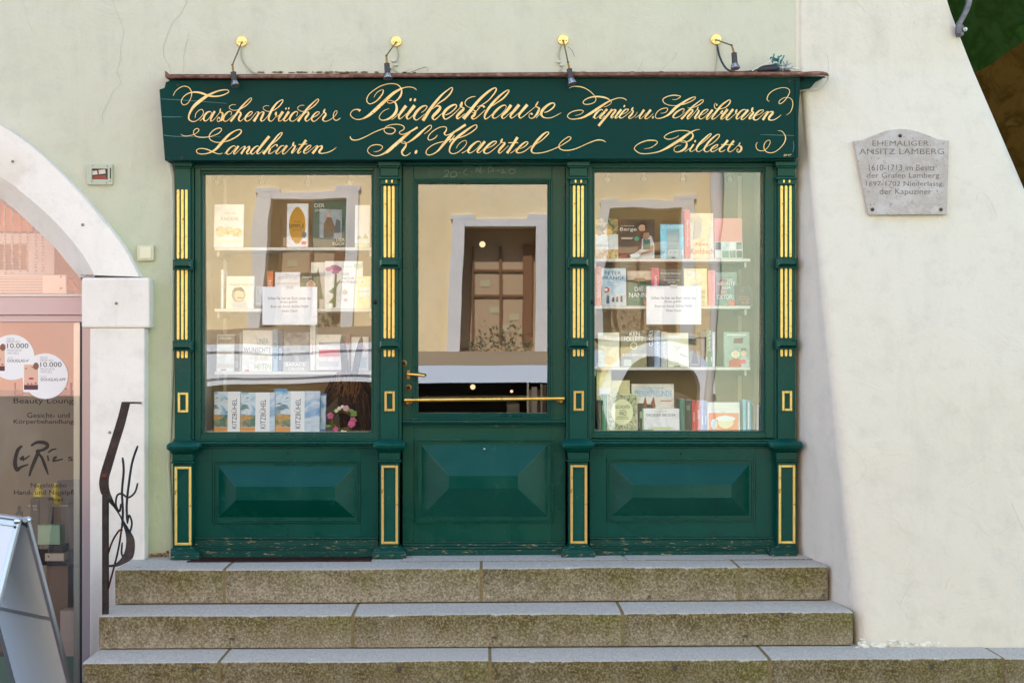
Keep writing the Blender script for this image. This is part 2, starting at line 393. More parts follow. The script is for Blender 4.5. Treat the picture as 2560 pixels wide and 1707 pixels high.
house = thing('town_house', 'pale green plastered town house wall around the dark green shopfront', 'house', (0, 0, 0))
def build_house():
    mid = [(X(a), Z(b)) for a, b in arch_mid_pts()]
    ol = [(-9, -.6), (X(-520-225), -.6), (X(-520-225), Z(694))] + list(reversed(mid)) + [(X(237), Z(690)), (X(237), -.6),
          (X(452), -.6), (X(452), Z(300)), (X(1975), Z(300)), (X(1975), 0), (2.32, 0), (2.32, 10), (-9, 10)]
    mb = MB(); mb.prism(ol, 0, .35); mb.build('wall', WALL, house)
    mb = MB(); mb.box(-9, 8, .36, 8, 10.0, 10.25).box(-9, 8, 7.75, 8, 0, 10).box(-9, -8.75, .36, 7.75, 0, 10).box(7.75, 8, .36, 7.75, 0, 10)
    mb.box(-8.75, 7.75, .36, 7.75, 3.15, 3.3)                           # ceiling over the shops
    mb.box(2.05, 2.12, .36, 7.75, 0, 3.15).box(-1.98, 2.05, 3.6, 3.7, 0, 3.15)
    mb.box(-2.05, -1.98, .36, 7.75, 0, 3.15)                            # party wall
    mb.build('house_body', DARKROOM, house)
    mb = MB(); mb.box(-9.2, 8.2, -.35, 8.2, 10.26, 10.4); mb.build('roof', speckle('roof_tiles', ['#5a3a2c', '#7a4c38'], 12), house)
    # hairline cracks and grubby plaster edges
    ck = MB()
    def crack(pts, wd, y=-.003):
        q = spline([(a, b) for a, b in pts], 4); q = [(a+random.uniform(-1.3, 1.3), b+random.uniform(-1.3, 1.3)) for a, b in q]
        ck.add([(X(a-wd/2), y, Z(b)) for a, b in q]+[(X(a+wd/2), y, Z(b)) for a, b in q], [(i, i+1, len(q)+i+1, len(q)+i) for i in range(len(q)-1)])
        ck.build('crack', pmat('crack_line', '#a7a694', .95), house); ck.__init__()
    crack([(282, 0), (292, 30), (309, 75), (302, 120), (303, 150), (293, 180), (302, 208), (282, 232), (268, 262), (256, 290), (260, 310)], .6); crack([(55, 0), (66, 30), (72, 60), (92, 92)], .5)
    crack([(468, 0), (455, 30), (432, 60), (418, 95), (409, 120), (412, 145), (422, 165), (428, 182)], .9)
    crack([(472, 84), (466, 110), (460, 150), (458, 182)], .7)
    crack([(1010, 183), (1030, 172), (1066, 168), (1068, 182)], 1.2)
    crack([(1595, 178), (1610, 150), (1640, 138)], .8); crack([(1655, 176), (1672, 158), (1690, 140), (1688, 132)], .8)
    crack([(1440, 178), (1500, 174), (1570, 176), (1640, 172), (1700, 178)], 1.1)
    crack([(822, 180), (826, 168), (834, 150)], .7); crack([(900, 60), (905, 82)], .5)
    eg = MB()
    for i in range(46):                                                 # crumbled mortar above the sheet ledge
        a = random.choice([random.uniform(640, 960), random.uniform(640, 1050), random.uniform(1400, 1900)]); h = random.uniform(2, 7)
        eg.ball((X(a), -.004, Z(183-h*.3)), .006, 4, (random.uniform(1, 4), 1.2, random.uniform(.4, 1.2)))
    for i in range(26):
        a = random.uniform(376, 436); eg.ball((X(a), -.002, Z(1388+random.uniform(-16, 4)*(a-376)/60)), .008, 4, (random.uniform(.7, 2), 1, random.uniform(.5, 1.3)))
    eg.build('crumbled_mortar', RUBBLE, house)
    lip = MB()                                                          # raised plaster lip along the shopfront's left edge
    pts = [(1395, 432), (1280, 430), (1160, 424), (1090, 428), (900, 434), (700, 435), (520, 437), (440, 434), (412, 428)]
    lip.tube([(X(b)-.006, -.004, Z(a)) for a, b in pts], [.014, .011, .012, .01, .012, .011, .013, .018, .02], 8)
    lip.build('plaster_edge', WALL, house, smooth=True)
build_house()

# ================================================================== battered buttress on the right
def build_buttress():
    root = thing('buttress', 'off white sloping buttress with rounded edge right of the shopfront', 'buttress', (2.4, -.4, 0))
    zt = Z(170); zb = 0.0; pmax = .765; z3 = Z(1610, -.765)
    def prot(z):
        t = max(0, (zt-z)/(zt-z3)); return pmax*(t**1.12) if t < 1.3 else pmax*1.3
    nz, nx = 60, 46
    zs = [zb+(5.2-zb)*i/nz for i in range(nz+1)]
    redge = [(5.2, 2.5), (Z(0), X(2373)), (Z(89), X(2406)), (Z(171), X(2438)), (Z(307), X(2495)), (Z(464), X(2561)), (Z(700), X(2660)), (Z(1000), X(2740)), (-.1, X(2900))]
    def right(z):
        for (a, xa), (b, xb) in zip(redge, redge[1:]):
            if b <= z <= a: return (xa+(xb-xa)*(a-z)/(a-b))*(D-prot(z)-.01)/D
        return redge[0][1]
    mb = MB(); vs = []
    for z in zs:
        p = prot(z)+.014; t = min(1, max(0, (zt-z)/(zt-z3)))
        xc = X(1994)+.022*0+(.0+.12*t)          # corner line moves right towards the foot
        x0 = X(1988); r = .03+.06*t
        row = [(x0, .02, z), (x0+.004, -.002, z)]
        r = min(r, max(p*.9, .004))
        fx = xc+.012
        row += [(x0+(fx-x0)*.35, -(p-r)*.35, z), (x0+(fx-x0)*.7, -(p-r)*.7, z), (fx, -(p-r), z)]
        for k in range(1, 7):
            g = k/6*math.pi/2; row.append((fx+r*(1-math.cos(g))*1.0, -(p-r)-r*math.sin(g), z))
        xr = right(z); xl = fx+r+.01
        for k in range(nx):
            u = k/(nx-1); x = xl+(xr-.05-xl)*u
            e = min(1, max(0, (x-xl)/.5)); e = e*e*(3-2*e)*min(1, p*4); row.append((x, -p-e*(.010*math.sin(3*x+1.7*z)+.006*math.sin(5.2*z+2*x)), z))
        row += [(xr-.015, -p+.012, z), (xr, -p+.05, z), (xr+.01, .30, z)]
        vs += row
    m = len(vs)//(nz+1)
    mb.add(vs, [(i*m+k, i*m+k+1, (i+1)*m+k+1, (i+1)*m+k) for i in range(nz) for k in range(m-1)])
    mb.add([v for v in vs[:m]]+[(2.4, .3, 0)], [])
    body = mb.build('masonry_body', BUTT, root, smooth=True)
    ck = MB()
    def crack(pts, wd):
        q = spline(pts, 4); q = [(a+random.uniform(-1.2, 1.2), b+random.uniform(-1.2, 1.2)) for a, b in q]; l = []; rr = []
        for a, b in q:
            yy = 0
            for _ in range(6): yy = -prot(Z(b, yy))-.032
            l.append(W(a-wd/2, b, yy)); rr.append(W(a+wd/2, b, yy))
        ck.add(l+rr, [(i, i+1, len(q)+i+1, len(q)+i) for i in range(len(q)-1)])
        ck.build('crack', pmat('crack_line_pale', '#a9a599', .95), root); ck.__init__()
    crack([(2200, 1290), (2240, 1302), (2262, 1330), (2318, 1338)], .7); crack([(2100, 1110), (2130, 1118), (2165, 1165), (2150, 1190)], .6); crack([(2330, 1140), (2390, 1160), (2440, 1158), (2462, 1140)], .6)
    crack([(2100, 1220), (2142, 1206), (2165, 1180)], .6); crack([(2380, 1275), (2440, 1310), (2480, 1340), (2545, 1300)], .6); crack([(2530, 1258), (2552, 1310), (2560, 1330)], .8)
    crack([(2100, 100), (2150, 98), (2190, 88), (2215, 70)], .7); crack([(2145, 10), (2170, 35), (2205, 55)], .6)
    crack([(2380, 440), (2420, 460), (2470, 478)], .6); crack([(2440, 500), (2450, 480), (2475, 500), (2490, 540)], .6)
    crack([(2250, 1510), (2280, 1455), (2310, 1458), (2360, 1472), (2375, 1445), (2420, 1455)], .7)
    crack([(2240, 1500), (2262, 1530), (2290, 1552), (2380, 1556)], .6); crack([(2030, 110), (2035, 122), (2068, 140), (2070, 180)], .7)
    eg = MB(); SHB = lambda x: .0055*(x+1.97)
    for i in range(260):
        a = random.uniform(2140, 2560); h = abs(random.gauss(0, 7)); 
        zz = .186+SHB(X(a, -.76))+h*.0022; eg.ball((X(a, -.76), -prot(zz)-.016, zz), random.uniform(.003, .007), 3, (random.uniform(1, 4), .5, random.uniform(.5, 1.6)))
    eg.build('flaked_foot', speckle('flaked_lime', ['#8a6f52', '#d9d4c8', '#f2efe8'], 30, .95), root)
build_buttress()

def archway():
    root = thing('painted_archway', 'dark archway wall painted green over brown beyond the buttress', 'archway', (3, .5, 0))
    g = img('archway_green', ['#1c3011', '#26381a', '#1a2c0e', '#28401a'], 7, dist=.5); b = img('archway_brown', ['#3d2b10', '#4a3617', '#35250c', '#503c1c'], 7, dist=.5)
    for m_ in (g, b): BS(m_).inputs['Roughness'].default_value = 1; BS(m_).inputs['Specular IOR Level'].default_value = 0
    y = .34
    dl = [(2430, 185), (2480, 160), (2520, 130), (2580, 92), (2700, 20)]
    q = spline(dl, 4)
    up = [(X(a, y), Z(b_, y)) for a, b_ in q]
    mb = MB(); mb.prism(up+[(6, Z(20, y)), (6, 6), (2.0, 6), (2.0, Z(185, y))], y, y+.02); mb.build('upper_wall', g, root)
    mb = MB(); mb.prism([(a, c) for a, c in up]+[(6, Z(20, y)), (6, 0), (2.0, 0), (2.0, Z(185, y))], y+.001, y+.02); mb.build('lower_wall', b, root)
archway()
# the wall stops at the archway: the house front above it is closed by the buttress line

# ================================================================== iron bracket at the upper right
def bracket():
    root = thing('iron_bracket', 'curved grey iron bracket bolted to the buttress edge at the top', 'bracket', W(2400, 80, -.05))
    p = spline([(2428, -40), (2425, 0), (2418, 25), (2408, 45), (2400, 60), (2398, 84)], 5)
    mb = MB(); mb.band([W(a-6, b, -.07) for a, b in p], [W(a+6, b, -.07) for a, b in p], .03)
    mb.build('strap', speckle('grey_iron', ['#4c4a52', '#6a6872', '#85838c'], 30, .5, .5), root, smooth=True)
    mb = MB(); mb.pbox(2396, 62, 2410, 89, -.055, -.01); mb.build('foot_plate', MC['grey_iron'], root, bevel=.004)
    mb = MB(); mb.lathe([(0, .012), (.014, .012), (.016, .006), (.03, .006)], W(2411, 75, -.055), (0, -1, 0), 8); mb.build('bolt', pmat('zinc', '#b9bcc2', .35, .9), root)
bracket()

# ================================================================== stone steps
SH = lambda x: .0055*(x+1.97)
def steps():
    yfs = [-.452, -.751, -1.029]; tops = [.544, .358, .184]; bots = [.366, .192, -.02]; backs = [.34, -.40, -.70]
    joints = [[285, 560, 1203, 1848, 2070], [252, 882, 1557, 2132], [205, 547, 1225, 1925, 2508, 2760]]
    labs = ['topmost granite step, in front of the green door', 'middle granite step with mossy brown riser',
            'lowest granite step running on to the right past the buttress']
    for k in range(3):
        root = thing('stone_step', labs[k], 'step', (0, yfs[k], bots[k]))
        js = [X(j, yfs[k]) for j in joints[k]]
        js[0] = -1.972
        for i in range(len(js)-1):
            a = js[i]+(.008 if i else 0); b = js[i+1]-(.008 if i < len(js)-2 else 0)
            yf = yfs[k]+random.uniform(-.002, .002)
            if k == 2 and i == 4: yf += .0; 
            mb = MB(); zt = tops[k]+random.uniform(-.0015, .0015); m = max(4, int((b-a)/.012)); vs = []; chip = 0; wob = random.uniform(0, 9)
            for j in range(m+1):
                x = a+(b-a)*j/m; e = min(j, m-j); chip = chip*.6+(random.uniform(.006, .02) if random.random() < .035 else 0)
                r = .007+.002*math.sin(9*x+wob)+random.uniform(-.001, .0015)+chip+(.006 if e == 0 else .002 if e == 1 else 0)
                dy = .0025*math.sin(4*x+wob)+random.uniform(-.0007, .0007)+(.005 if e == 0 else 0); dz = .0015*math.sin(5*x+wob*2)
                vs.append((x, yf+dy+.003, bots[k])); vs.append((x, yf+dy, bots[k]+.006+random.uniform(0, .003)))
                for q in range(5): g = q/4*math.pi/2; vs.append((x, yf+dy+r*(1-math.cos(g)), zt+dz-r*(1-math.sin(g))))
                vs += [(x, yf+.12, zt), (x, backs[k], zt), (x, backs[k], bots[k])]
            w_ = 10; mb.add(vs, [(j*w_+q, j*w_+(q+1) % w_, (j+1)*w_+(q+1) % w_, (j+1)*w_+q) for j in range(m) for q in range(w_)]+[tuple(range(w_)), tuple(range(m*w_+w_-1, m*w_-1, -1))])
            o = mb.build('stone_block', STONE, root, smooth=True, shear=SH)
        mo = MB()
        for j in js[1:-1]: mo.box(j-.0085, j+.0085, yfs[k]+.006, backs[k]+.1 if k else -.12, bots[k], tops[k]-.002)
        mo.box(js[0]+.02, js[-1]-.01, yfs[k]+.03, yfs[k]+.25, bots[k]-.02, bots[k]+.004)
        mo.build('mortar_joint', CONC, root, shear=SH)
        if k == 2: mb = MB(); mb.box(js[0]+.01, 2.4, yfs[k]+.02, .3, -.5, bots[k]-.001); mb.build('footing', STONE, root)
steps()
def threshold():
    mb = MB(); y0 = -.22
    mb.box(X(1005, y0), X(1560, y0), y0, -.03, .545, .5485); 
    mb.box(X(1568, y0), X(2040, y0), y0, -.03, .545, .549)
    setp(mb.build('threshold_slab', STONE, shear=SH, bevel=.002), 'thin granite threshold slab on the topmost step under the door', 'slab')
    g = thing('foot_grate', 'rusty slatted grate let into the top step under the left window', 'grate', (X(700), -.1, .545))
    yf = -.20; yb = -.055
    mb = MB(); mb.box(X(470, yf), X(927, yf), yf, yb, .541, .5462); mb.build('pit', pmat('grate_pit', '#160d0a', .95), g, shear=SH)
    mb = MB(); n = 44
    for i in range(n):
        x = X(470, yf)+(X(920, yf)-X(470, yf))*i/n
        mb.add([(x, yf, .552), (x+.006, yf, .552), (x+.05, yb, .552), (x+.044, yb, .552), (x, yf, .545), (x+.006, yf, .545), (x+.05, yb, .545), (x+.044, yb, .545)],
               [(0, 1, 2, 3), (0, 4, 5, 1), (1, 5, 6, 2), (2, 6, 7, 3), (3, 7, 4, 0)])
    mb.box(X(468, yf), X(929, yf), yf-.006, yf, .541, .553)
    mb.build('bars', speckle('grate_rust', ['#1c0e0b', '#361a14', '#4a291d'], 60, .85, .2), g, shear=SH)
threshold()

# ================================================================== green shopfront
shop = thing('shopfront', 'dark green carved timber shopfront with gilded pilasters, door and two show windows', 'shopfront', (0, 0, .55))

def pilaster(cx, kind, dy=0):
    """cx: pilaster centre in photo pixels; kind: 'end' or 'inner'."""
    sh = MB(); yf = -.06
    hw = 20 if kind == 'left' else 22
    sh.pbox(cx-hw, 404, cx+hw, 1104, yf, .02)
    o = sh.build('pilaster', GREEN, shop, bevel=.003)
    st = MB()                                                           # stepped side strips
    if kind != 'right': st.pbox(cx+hw, 404, cx+hw+9, 1104, -.035, .02)
    if kind != 'left': st.pbox(cx-hw-9, 404, cx-hw, 1104, -.035, .02)
    st.build('side_strip', GREEN, o, bevel=.003)
    cap = MB()
    if kind == 'left':
        cap.pbox(cx-hw-2, 404, cx+hw+3, 416, -.085, .02); cap.pbox(cx-hw-1, 417, cx+hw+2, 421, -.072, .02)
    else:
        cap.pbox(cx-hw-6, 404, cx+hw+6, 415, -.095, .02); cap.pbox(cx-hw-3, 415.5, cx+hw+3, 420, -.082, .02)
        cap.pbox(cx-hw, 420.5, cx+hw, 441, -.072, .02)
        cap.pbox(cx-hw-4, 442, cx+hw+4, 448, -.088, .02); cap.pbox(cx-hw+1, 448.5, cx+hw-1, 462, -.08, .02)
    cap.build('capital', GREEN, o, bevel=.003)
    g = MB(); yg = -.0635
    ft = (474 if kind == 'left' else 468)+dy
    def flute(x, a, b):
        r = 3.1; n = 6; pts = []
        for (cyy, s0) in ((a+r, 0), (b-r, math.pi)):
            for k in range(n+1):
                t = s0+math.pi*k/n; pts.append((X(x+random.uniform(-.25, .25)+r*math.cos(t), yg), Z(cyy-r*math.sin(t), yg)))
        g.prism(pts, yg-.003, -.055)
    xs = (cx-10.5, cx, cx+10) if kind != 'right' else (cx-13, cx-2, cx+9)
    for i, x in enumerate(xs):
        flute(x, ft, 647+dy); flute(x, 674+dy, 849+dy); flute(x, 876+dy, 895+dy)
    if kind != 'left':
        g.pbox(cx-9, 450, cx-5, 457, -.084, -.07); g.pbox(cx+5, 450, cx+9, 457, -.084, -.07)
    g.build('gilded_flutes', GOLD, o, smooth=False)
    for yb in (649, 852):
        yb += dy; bd = MB()
        bd.pbox(cx-hw-4, yb, cx+hw+5, yb+23, -.08, -.02)
        a, b, c, d = X(cx-hw-2, -.08), X(cx+hw+3, -.08), Z(yb+21, -.08), Z(yb+2, -.08); e = .013
        bd.add([(a, -.08, c), (b, -.08, c), (b, -.08, d), (a, -.08, d), (a+e, -.105, c+e*.9), (b-e, -.105, c+e*.9), (b-e, -.105, d-e*.6), (a+e, -.105, d-e*.6)],
               [(0, 1, 5, 4), (1, 2, 6, 5), (2, 3, 7, 6), (3, 0, 4, 7), (4, 5, 6, 7)])
        bd.pbox(cx-hw-5, yb+23.2, cx+hw+6, yb+25.5, -.088, -.02)
        bd.build('diamond_band', GREEN, o, bevel=.0015)
    gf = MB(); a, b = (-12, 14); y0 = 981+dy
    if kind == 'right': a, b = -11, 14
    gf.frame(cx+a, y0, cx+b, y0+50, 6, -.072, -.055); gf.build('gold_frame', GOLD if kind != 'inner' else GOLD_W, o, bevel=.003)
    # pedestal
    pd = MB(); yp = -.085
    def prof(rows):
        for (x0, x1, t, bt, yf2) in rows: pd.pbox(cx+x0, t, cx+x1, bt, yf2, .02)
    prof([(-hw-3, hw+3, 1097, 1104, -.075)])
    # torus like moulding
    tor = MB(); rows = [(1101, -.085, 22), (1104, -.10, 26), (1107, -.13, 33), (1111, -.15, 38), (1116, -.158, 40), (1120, -.155, 40), (1123, -.148, 38), (1127, -.125, 33), (1131, -.11, 29), (1134, -.10, 27)]
    vs = []
    for (py, yy, h) in rows: vs += [(X(cx-h, yy), .02, Z(py+dy, yy)), (X(cx-h, yy), yy, Z(py+dy, yy)), (X(cx+h, yy), yy, Z(py+dy, yy)), (X(cx+h, yy), .02, Z(py+dy, yy))]
    fs = [(4*i+k, 4*i+k+1, 4*i+k+5, 4*i+k+4) for i in range(len(rows)-1) for k in range(3)]
    fs += [(0, 1, 2, 3), tuple(4*(len(rows)-1)+k for k in (3, 2, 1, 0))]
    tor.add(vs, fs); tor.build('base_moulding', GREEN_W, o, smooth=True)
    pd.pbox(cx-26, 1134+dy, cx+26, 1153+dy, -.09, .02); pd.pbox(cx-29, 1153.5+dy, cx+29, 1158+dy, -.105, .02); pd.pbox(cx-24, 1158.5+dy, cx+24, 1370+dy, yp, .02)
    pd.build('pedestal', GREEN_W if kind == 'inner' else GREEN, o, bevel=.003)
    gp = MB(); gp.frame(cx-20, 1166+dy, cx+22, 1363+dy, 6.5, -.097, -.08); gp.build('gold_panel_frame', GOLD if kind != 'inner' else GOLD_W, o, bevel=.004)
    bs = MB(); w0 = 24; rows = [(1368, -.088, 25), (1373, -.10, 30), (1380, -.125, 40), (1383, -.13, 42), (1398, -.13, 42)]
    vs = []
    for (py, yy, h) in rows:
        hl, hr = h, h
        if kind == 'left': hl = min(h, 30); 
        if kind == 'right': hr = min(h, 26)
        vs += [(X(cx-hl, yy), .02, Z(py+dy, yy)), (X(cx-hl, yy), yy, Z(py+dy, yy)), (X(cx+hr, yy), yy, Z(py+dy, yy)), (X(cx+hr, yy), .02, Z(py+dy, yy))]
    fs = [(4*i+k, 4*i+k+1, 4*i+k+5, 4*i+k+4) for i in range(len(rows)-1) for k in range(3)]
    bs.add(vs, fs); bs.build('plinth', GREEN_C, o, bevel=.002)
pilaster(456, 'left'); pilaster(973, 'inner', -3); pilaster(1446, 'inner', -4); pilaster(1967, 'right', -4)

def header():
    mb = MB(); mb.pbox(478, 398, 1948, 414, -.02, .06); mb.pbox(478, 414, 948, 420, -.035, .06); mb.pbox(1470, 409, 1940, 415, -.035, .06); mb.pbox(1005, 405, 1420, 412, -.03, .06)
    mb.pbox(425, 380, 1992, 402, -.10, .06)
    mb.build('header_rail', GREEN, shop, bevel=.002)
header()

def raised_panel(parent, name, outer, inner, flat, mat, y0, dep):
    """moulded frame and a truncated pyramid field, all photo rectangles."""
    fr = MB(); a, b, c, d = outer
    fr.frame(a, b, c, d, 3.5, y0-.012, y0+.01); fr.frame(a+4.2, b+4.2, c-4.2, d-4.2, 3.2, y0-.007, y0+.01)
    fr.build('panel_moulding', mat, parent, bevel=.0015)
    i = inner; f = flat; yy = y0+.006; yt = y0-dep
    mb = MB()
    P = [W(i[0], i[3], yy), W(i[2], i[3], yy), W(i[2], i[1], yy), W(i[0], i[1], yy), W(f[0], f[3], yt), W(f[2], f[3], yt), W(f[2], f[1], yt), W(f[0], f[1], yt)]
    mb.add(P, [(0, 1, 5, 4), (1, 2, 6, 5), (2, 3, 7, 6), (3, 0, 4, 7), (4, 5, 6, 7)])
    mb.build(name, mat, parent, bevel=.002)

def window(a0, b0, a1, b1, g, gm, tilt, keyx, apron, sx, twist):
    """a..: frame photo rect, g: glass photo rect."""
    yf = -.025; o = MB()
    o.pbox(a0, b0, g[0]-7, b1, yf, .06); o.pbox(g[2]+7, b0, a1, b1, yf, .06); o.pbox(g[0]-7, b0, g[2]+7, g[1]-8, yf, .06); o.pbox(g[0]-7, g[3]+5, g[2]+7, b1, yf, .06)
    fr = o.build('window_frame', GREEN_L, shop, bevel=.003)
    r = MB(); r.frame(g[0]-7.3, g[1]-8.3, g[2]+7.3, g[3]+5.3, 7, -.005, .055, tb=5, tt=8); r.build('rebate', GREEN, fr, bevel=.002)
    # pane, hung a hair out of plumb as old glazing is
    yg = .045; cz = Z((g[1]+g[3])/2, yg); zt, zb = Z(g[1]-3, yg), Z(g[3]+3, yg); t0, t1 = tilt
    cxm = X((g[0]+g[2])/2, yg)
    mb = MB(); n = 10
    def yy(x, z): return yg+math.tan(t0)*(z-cz)+math.tan(t1)*(x-cxm)+twist*(x-cxm)*(z-cz)
    x0, x1 = X(g[0]-4, yg), X(g[2]+4, yg)
    gx = [x0+(x1-x0)*i/n for i in range(n+1)]; gz = [zb+(zt-zb)*i/n for i in range(n+1)]
    mb.add([(x, yy(x, z), z) for z in gz for x in gx], [(j*(n+1)+i, j*(n+1)+i+1, (j+1)*(n+1)+i+1, (j+1)*(n+1)+i) for j in range(n) for i in range(n)])
    mb.build('glass_pane', gm, fr, smooth=True)
    k = MB(); k.lathe([(0, .013), (.004, .013), (.006, .009), (.007, .004)], W(keyx, 755, yf), (0, -1, 0), 14); k.build('keyhole', pmat('keyhole_iron', '#141816', .4, .6), fr, smooth=True)
    # apron below
    ap, mo, inn, fl = apron
    b = MB(); ya = -.012
    b.pbox(ap[0], ap[1], ap[2], ap[3], ya, .05)
    apo = b.build('apron_board', GREEN, shop, bevel=.002)
    m = MB(); m.pbox(ap[0], 1098, ap[2], 1103, -.045, .03); m.pbox(ap[0], 1104, ap[2], 1110, -.055, .03); m.pbox(ap[0], 1110.8, ap[2], 1114, -.042, .03); m.pbox(ap[0], 1115, ap[2], 1119, -.028, .03)
    m.build('sill_moulding', GREEN, apo, bevel=.003)
    raised_panel(apo, 'raised_field', mo, inn, fl, GREEN_P, ya, .07)
    st = MB()                                                           # stiles stand 2 mm proud of the rails
    st.pbox(ap[0], 1120, mo[0]-1, 1342, ya-.0025, .0); st.build('stile', GREEN, apo, bevel=.001); st = MB(); st.pbox(mo[2]+1, 1120, ap[2], 1342, ya-.0025, .0); st.build('stile', GREEN, apo, bevel=.001)
    lo = MB(); lo.pbox(ap[0], 1343, ap[2], 1348, ya-.022, .03); lo.pbox(ap[0], 1349, ap[2], 1366, ya-.016, .03); lo.pbox(ap[0], 1367, ap[2], 1371, ya-.035, .03); lo.pbox(ap[0], 1372, ap[2], 1376, ya-.042, .03); lo.pbox(ap[0], 1377, ap[2], 1398, ya-.05, .03)
    lo.build('bottom_moulding', GREEN_C, apo, bevel=.003)
    for py in ((1132, 1336) if sx < 1000 else (1134,)):
        sc = MB(); sc.lathe([(0, .006), (.004, .006), (.005, .003)], W(sx, py, ya), (0, -1, 0), 8); sc.build('screw', pmat('screw_head', '#0c1a18' if sx < 1000 else '#c9d6d2', .5, .4), apo)
    return fr
win_l = window(487, 411, 948, 1098, (508, 435, 928, 1080), GLASS_L, (R(-.90), R(.17)), 938,
       ((486, 1100, 946, 1392), (532, 1151, 900, 1307), (543, 1161, 890, 1296), (590, 1216, 838, 1250)), 720, -.0028)
win_r = window(1470, 407, 1936, 1095, (1487, 428, 1907, 1077), GLASS_R, (R(-.62), R(-.12)), 1479,
       ((1474, 1097, 1938, 1388), (1518, 1146, 1887, 1303), (1526, 1157, 1876, 1292), (1582, 1211, 1829, 1244)), 1702, -.002)

def door():
    yd = .012; g = (1045, 459, 1369, 1033); mb = MB()
    mb.pbox(1006, 411, g[0]-11, 1392, yd, .055); mb.pbox(g[2]+11, 411, 1414, 1392, yd, .055); mb.pbox(g[0]-11, 411, g[2]+11, g[1]-11, yd, .055)
    mb.pbox(g[0]-11, g[3]+9, g[2]+11, 1392, yd, .055)
    o = mb.build('door', GREEN_L, shop, bevel=.003)
    r = MB(); r.frame(g[0]-12, g[1]-12, g[2]+12, g[3]+11, 4, yd-.014, yd+.03); r.frame(g[0]-7.5, g[1]-7.5, g[2]+7.5, g[3]+6.5, 4, yd-.006, yd+.03); r.frame(g[0]-3.2, g[1]-3.2, g[2]+3.2, g[3]+2.2, 3.3, yd+.006, yd+.05)
    r.build('glazing_bead', GREEN, o, bevel=.002)
    mb = MB(); y = .045; mb.add([W(g[0]-5, g[3]+4, y), W(g[2]+5, g[3]+4, y), W(g[2]+5, g[1]-5, y), W(g[0]-5, g[1]-5, y)], [(0, 1, 2, 3)]); mb.build('glass_pane', GLASS_D, o)
    m = MB(); m.pbox(1006, 1045, 1414, 1049, yd-.03, .03); m.pbox(1006, 1050, 1414, 1056, yd-.04, .03); m.pbox(1006, 1059, 1414, 1062, yd-.015, .03); m.pbox(1006, 1063, 1414, 1066, yd-.022, .03)
    m.build('middle_moulding', GREEN_W, o, bevel=.003)
    raised_panel(o, 'raised_field', (1038, 1098, 1384, 1306), (1049, 1107, 1374, 1296), (1122, 1189, 1295, 1221), GREEN_P, yd, .083)
    lo = MB(); lo.pbox(1006, 1354, 1414, 1358, yd-.02, .03); lo.pbox(1006, 1359, 1414, 1365, yd-.032, .03); lo.pbox(1006, 1366, 1414, 1373, yd-.038, .03); lo.pbox(1006, 1374, 1414, 1392, yd-.046, .03)
    lo.build('kick_moulding', GREEN_C, o, bevel=.003)
    # push bar, lever handle, key plates, spy stud
    b = MB(); yb = -.06
    b.tube([W(1014, 1000, yb), W(1110, 999, yb), W(1220, 998, yb), W(1310, 997, yb), W(1408, 996, yb)], .0105, 14); b.ball(W(1014, 1000, yb), .0115, 6); b.ball(W(1408, 996, yb), .0115, 6)
    b.build('push_bar', BRASS, o, smooth=True)
    for (px, py) in ((1020, 1002), (1401, 999)):
        f = MB(); f.lathe([(0, .022), (.006, .022), (.009, .014), (.012, .009), (.072, .009)], W(px, py+2, yd), (0, -1, -.02), 16); f.build('bar_mount', BRASS_D, o, smooth=True)
    h = MB(); h.tube([W(1021, 935, yd), W(1021, 935, -.045), W(1030, 936, -.05), W(1045, 937, -.05), W(1058, 939, -.05)], [.008, .008, .0085, .0095, .0085], 12); h.ball(W(1059, 939, -.05), .009, 6)
    h.build('lever_handle', BRASS, o, smooth=True)
    p = MB(); p.pbox(1016, 925, 1025, 948, yd-.006, yd+.004); p.build('handle_plate', BRASS_D, o, bevel=.003)
    for (px, py) in ((1009, 908), (1021, 969)):
        k = MB(); k.lathe([(0, .019), (.004, .019), (.007, .015), (.006, .013)], W(px, py, yd), (0, -1, 0), 20); kp = k.build('key_plate', BRASS_D, o, smooth=True)
        q = MB(); q.lathe([(0, .0125), (.0085, .0125)], W(px, py, yd), (0, -1, 0), 16); q.build('key_barrel', pmat('dark_barrel', '#2a2118', .4, .7), kp)
        s = MB(); s.pbox(px-1.2, py-3.5, px+1.2, py+4, yd-.0095, yd-.006); s.build('key_slot', pmat('slot_black', '#020202', .8), kp)
    s = MB(); s.ball(W(1211, 1122, -.012), .007, 6); s.build('spy_stud', pmat('stud', '#c6d4cf', .3, .8), o, smooth=True)
    ch = MB()
    strokes(ch, """525,125,9 560,112,9 575,135,9 540,175,9 515,190,9 555,180,9 575,178,9
610,130,9 590,160,9 610,188,9 650,180,9 662,150,9 640,128,9 610,130,9
680,142,8 705,140,8
775,95,8 745,120,8 735,145,8 755,165,8 780,160,8
805,130,7 835,128,7
870,140,9 880,85,9 905,135,9 920,80,9 925,155,9
945,125,7 970,122,7
1005,155,8 1010,85,8 1050,95,8 1060,120,8 1015,125,8
1040,125,8 1065,130,8
1100,118,7 1130,115,7
1150,100,8 1175,110,8 1150,140,8 1200,135,8
1240,105,8 1230,135,8 1255,152,8 1290,140,8 1295,115,8 1260,100,8 1240,105,8""", 990, 400, .2296, yd-.003)
    ch.build('chalk_writing', pmat('chalk', '#6a8074', .95), o)
door()

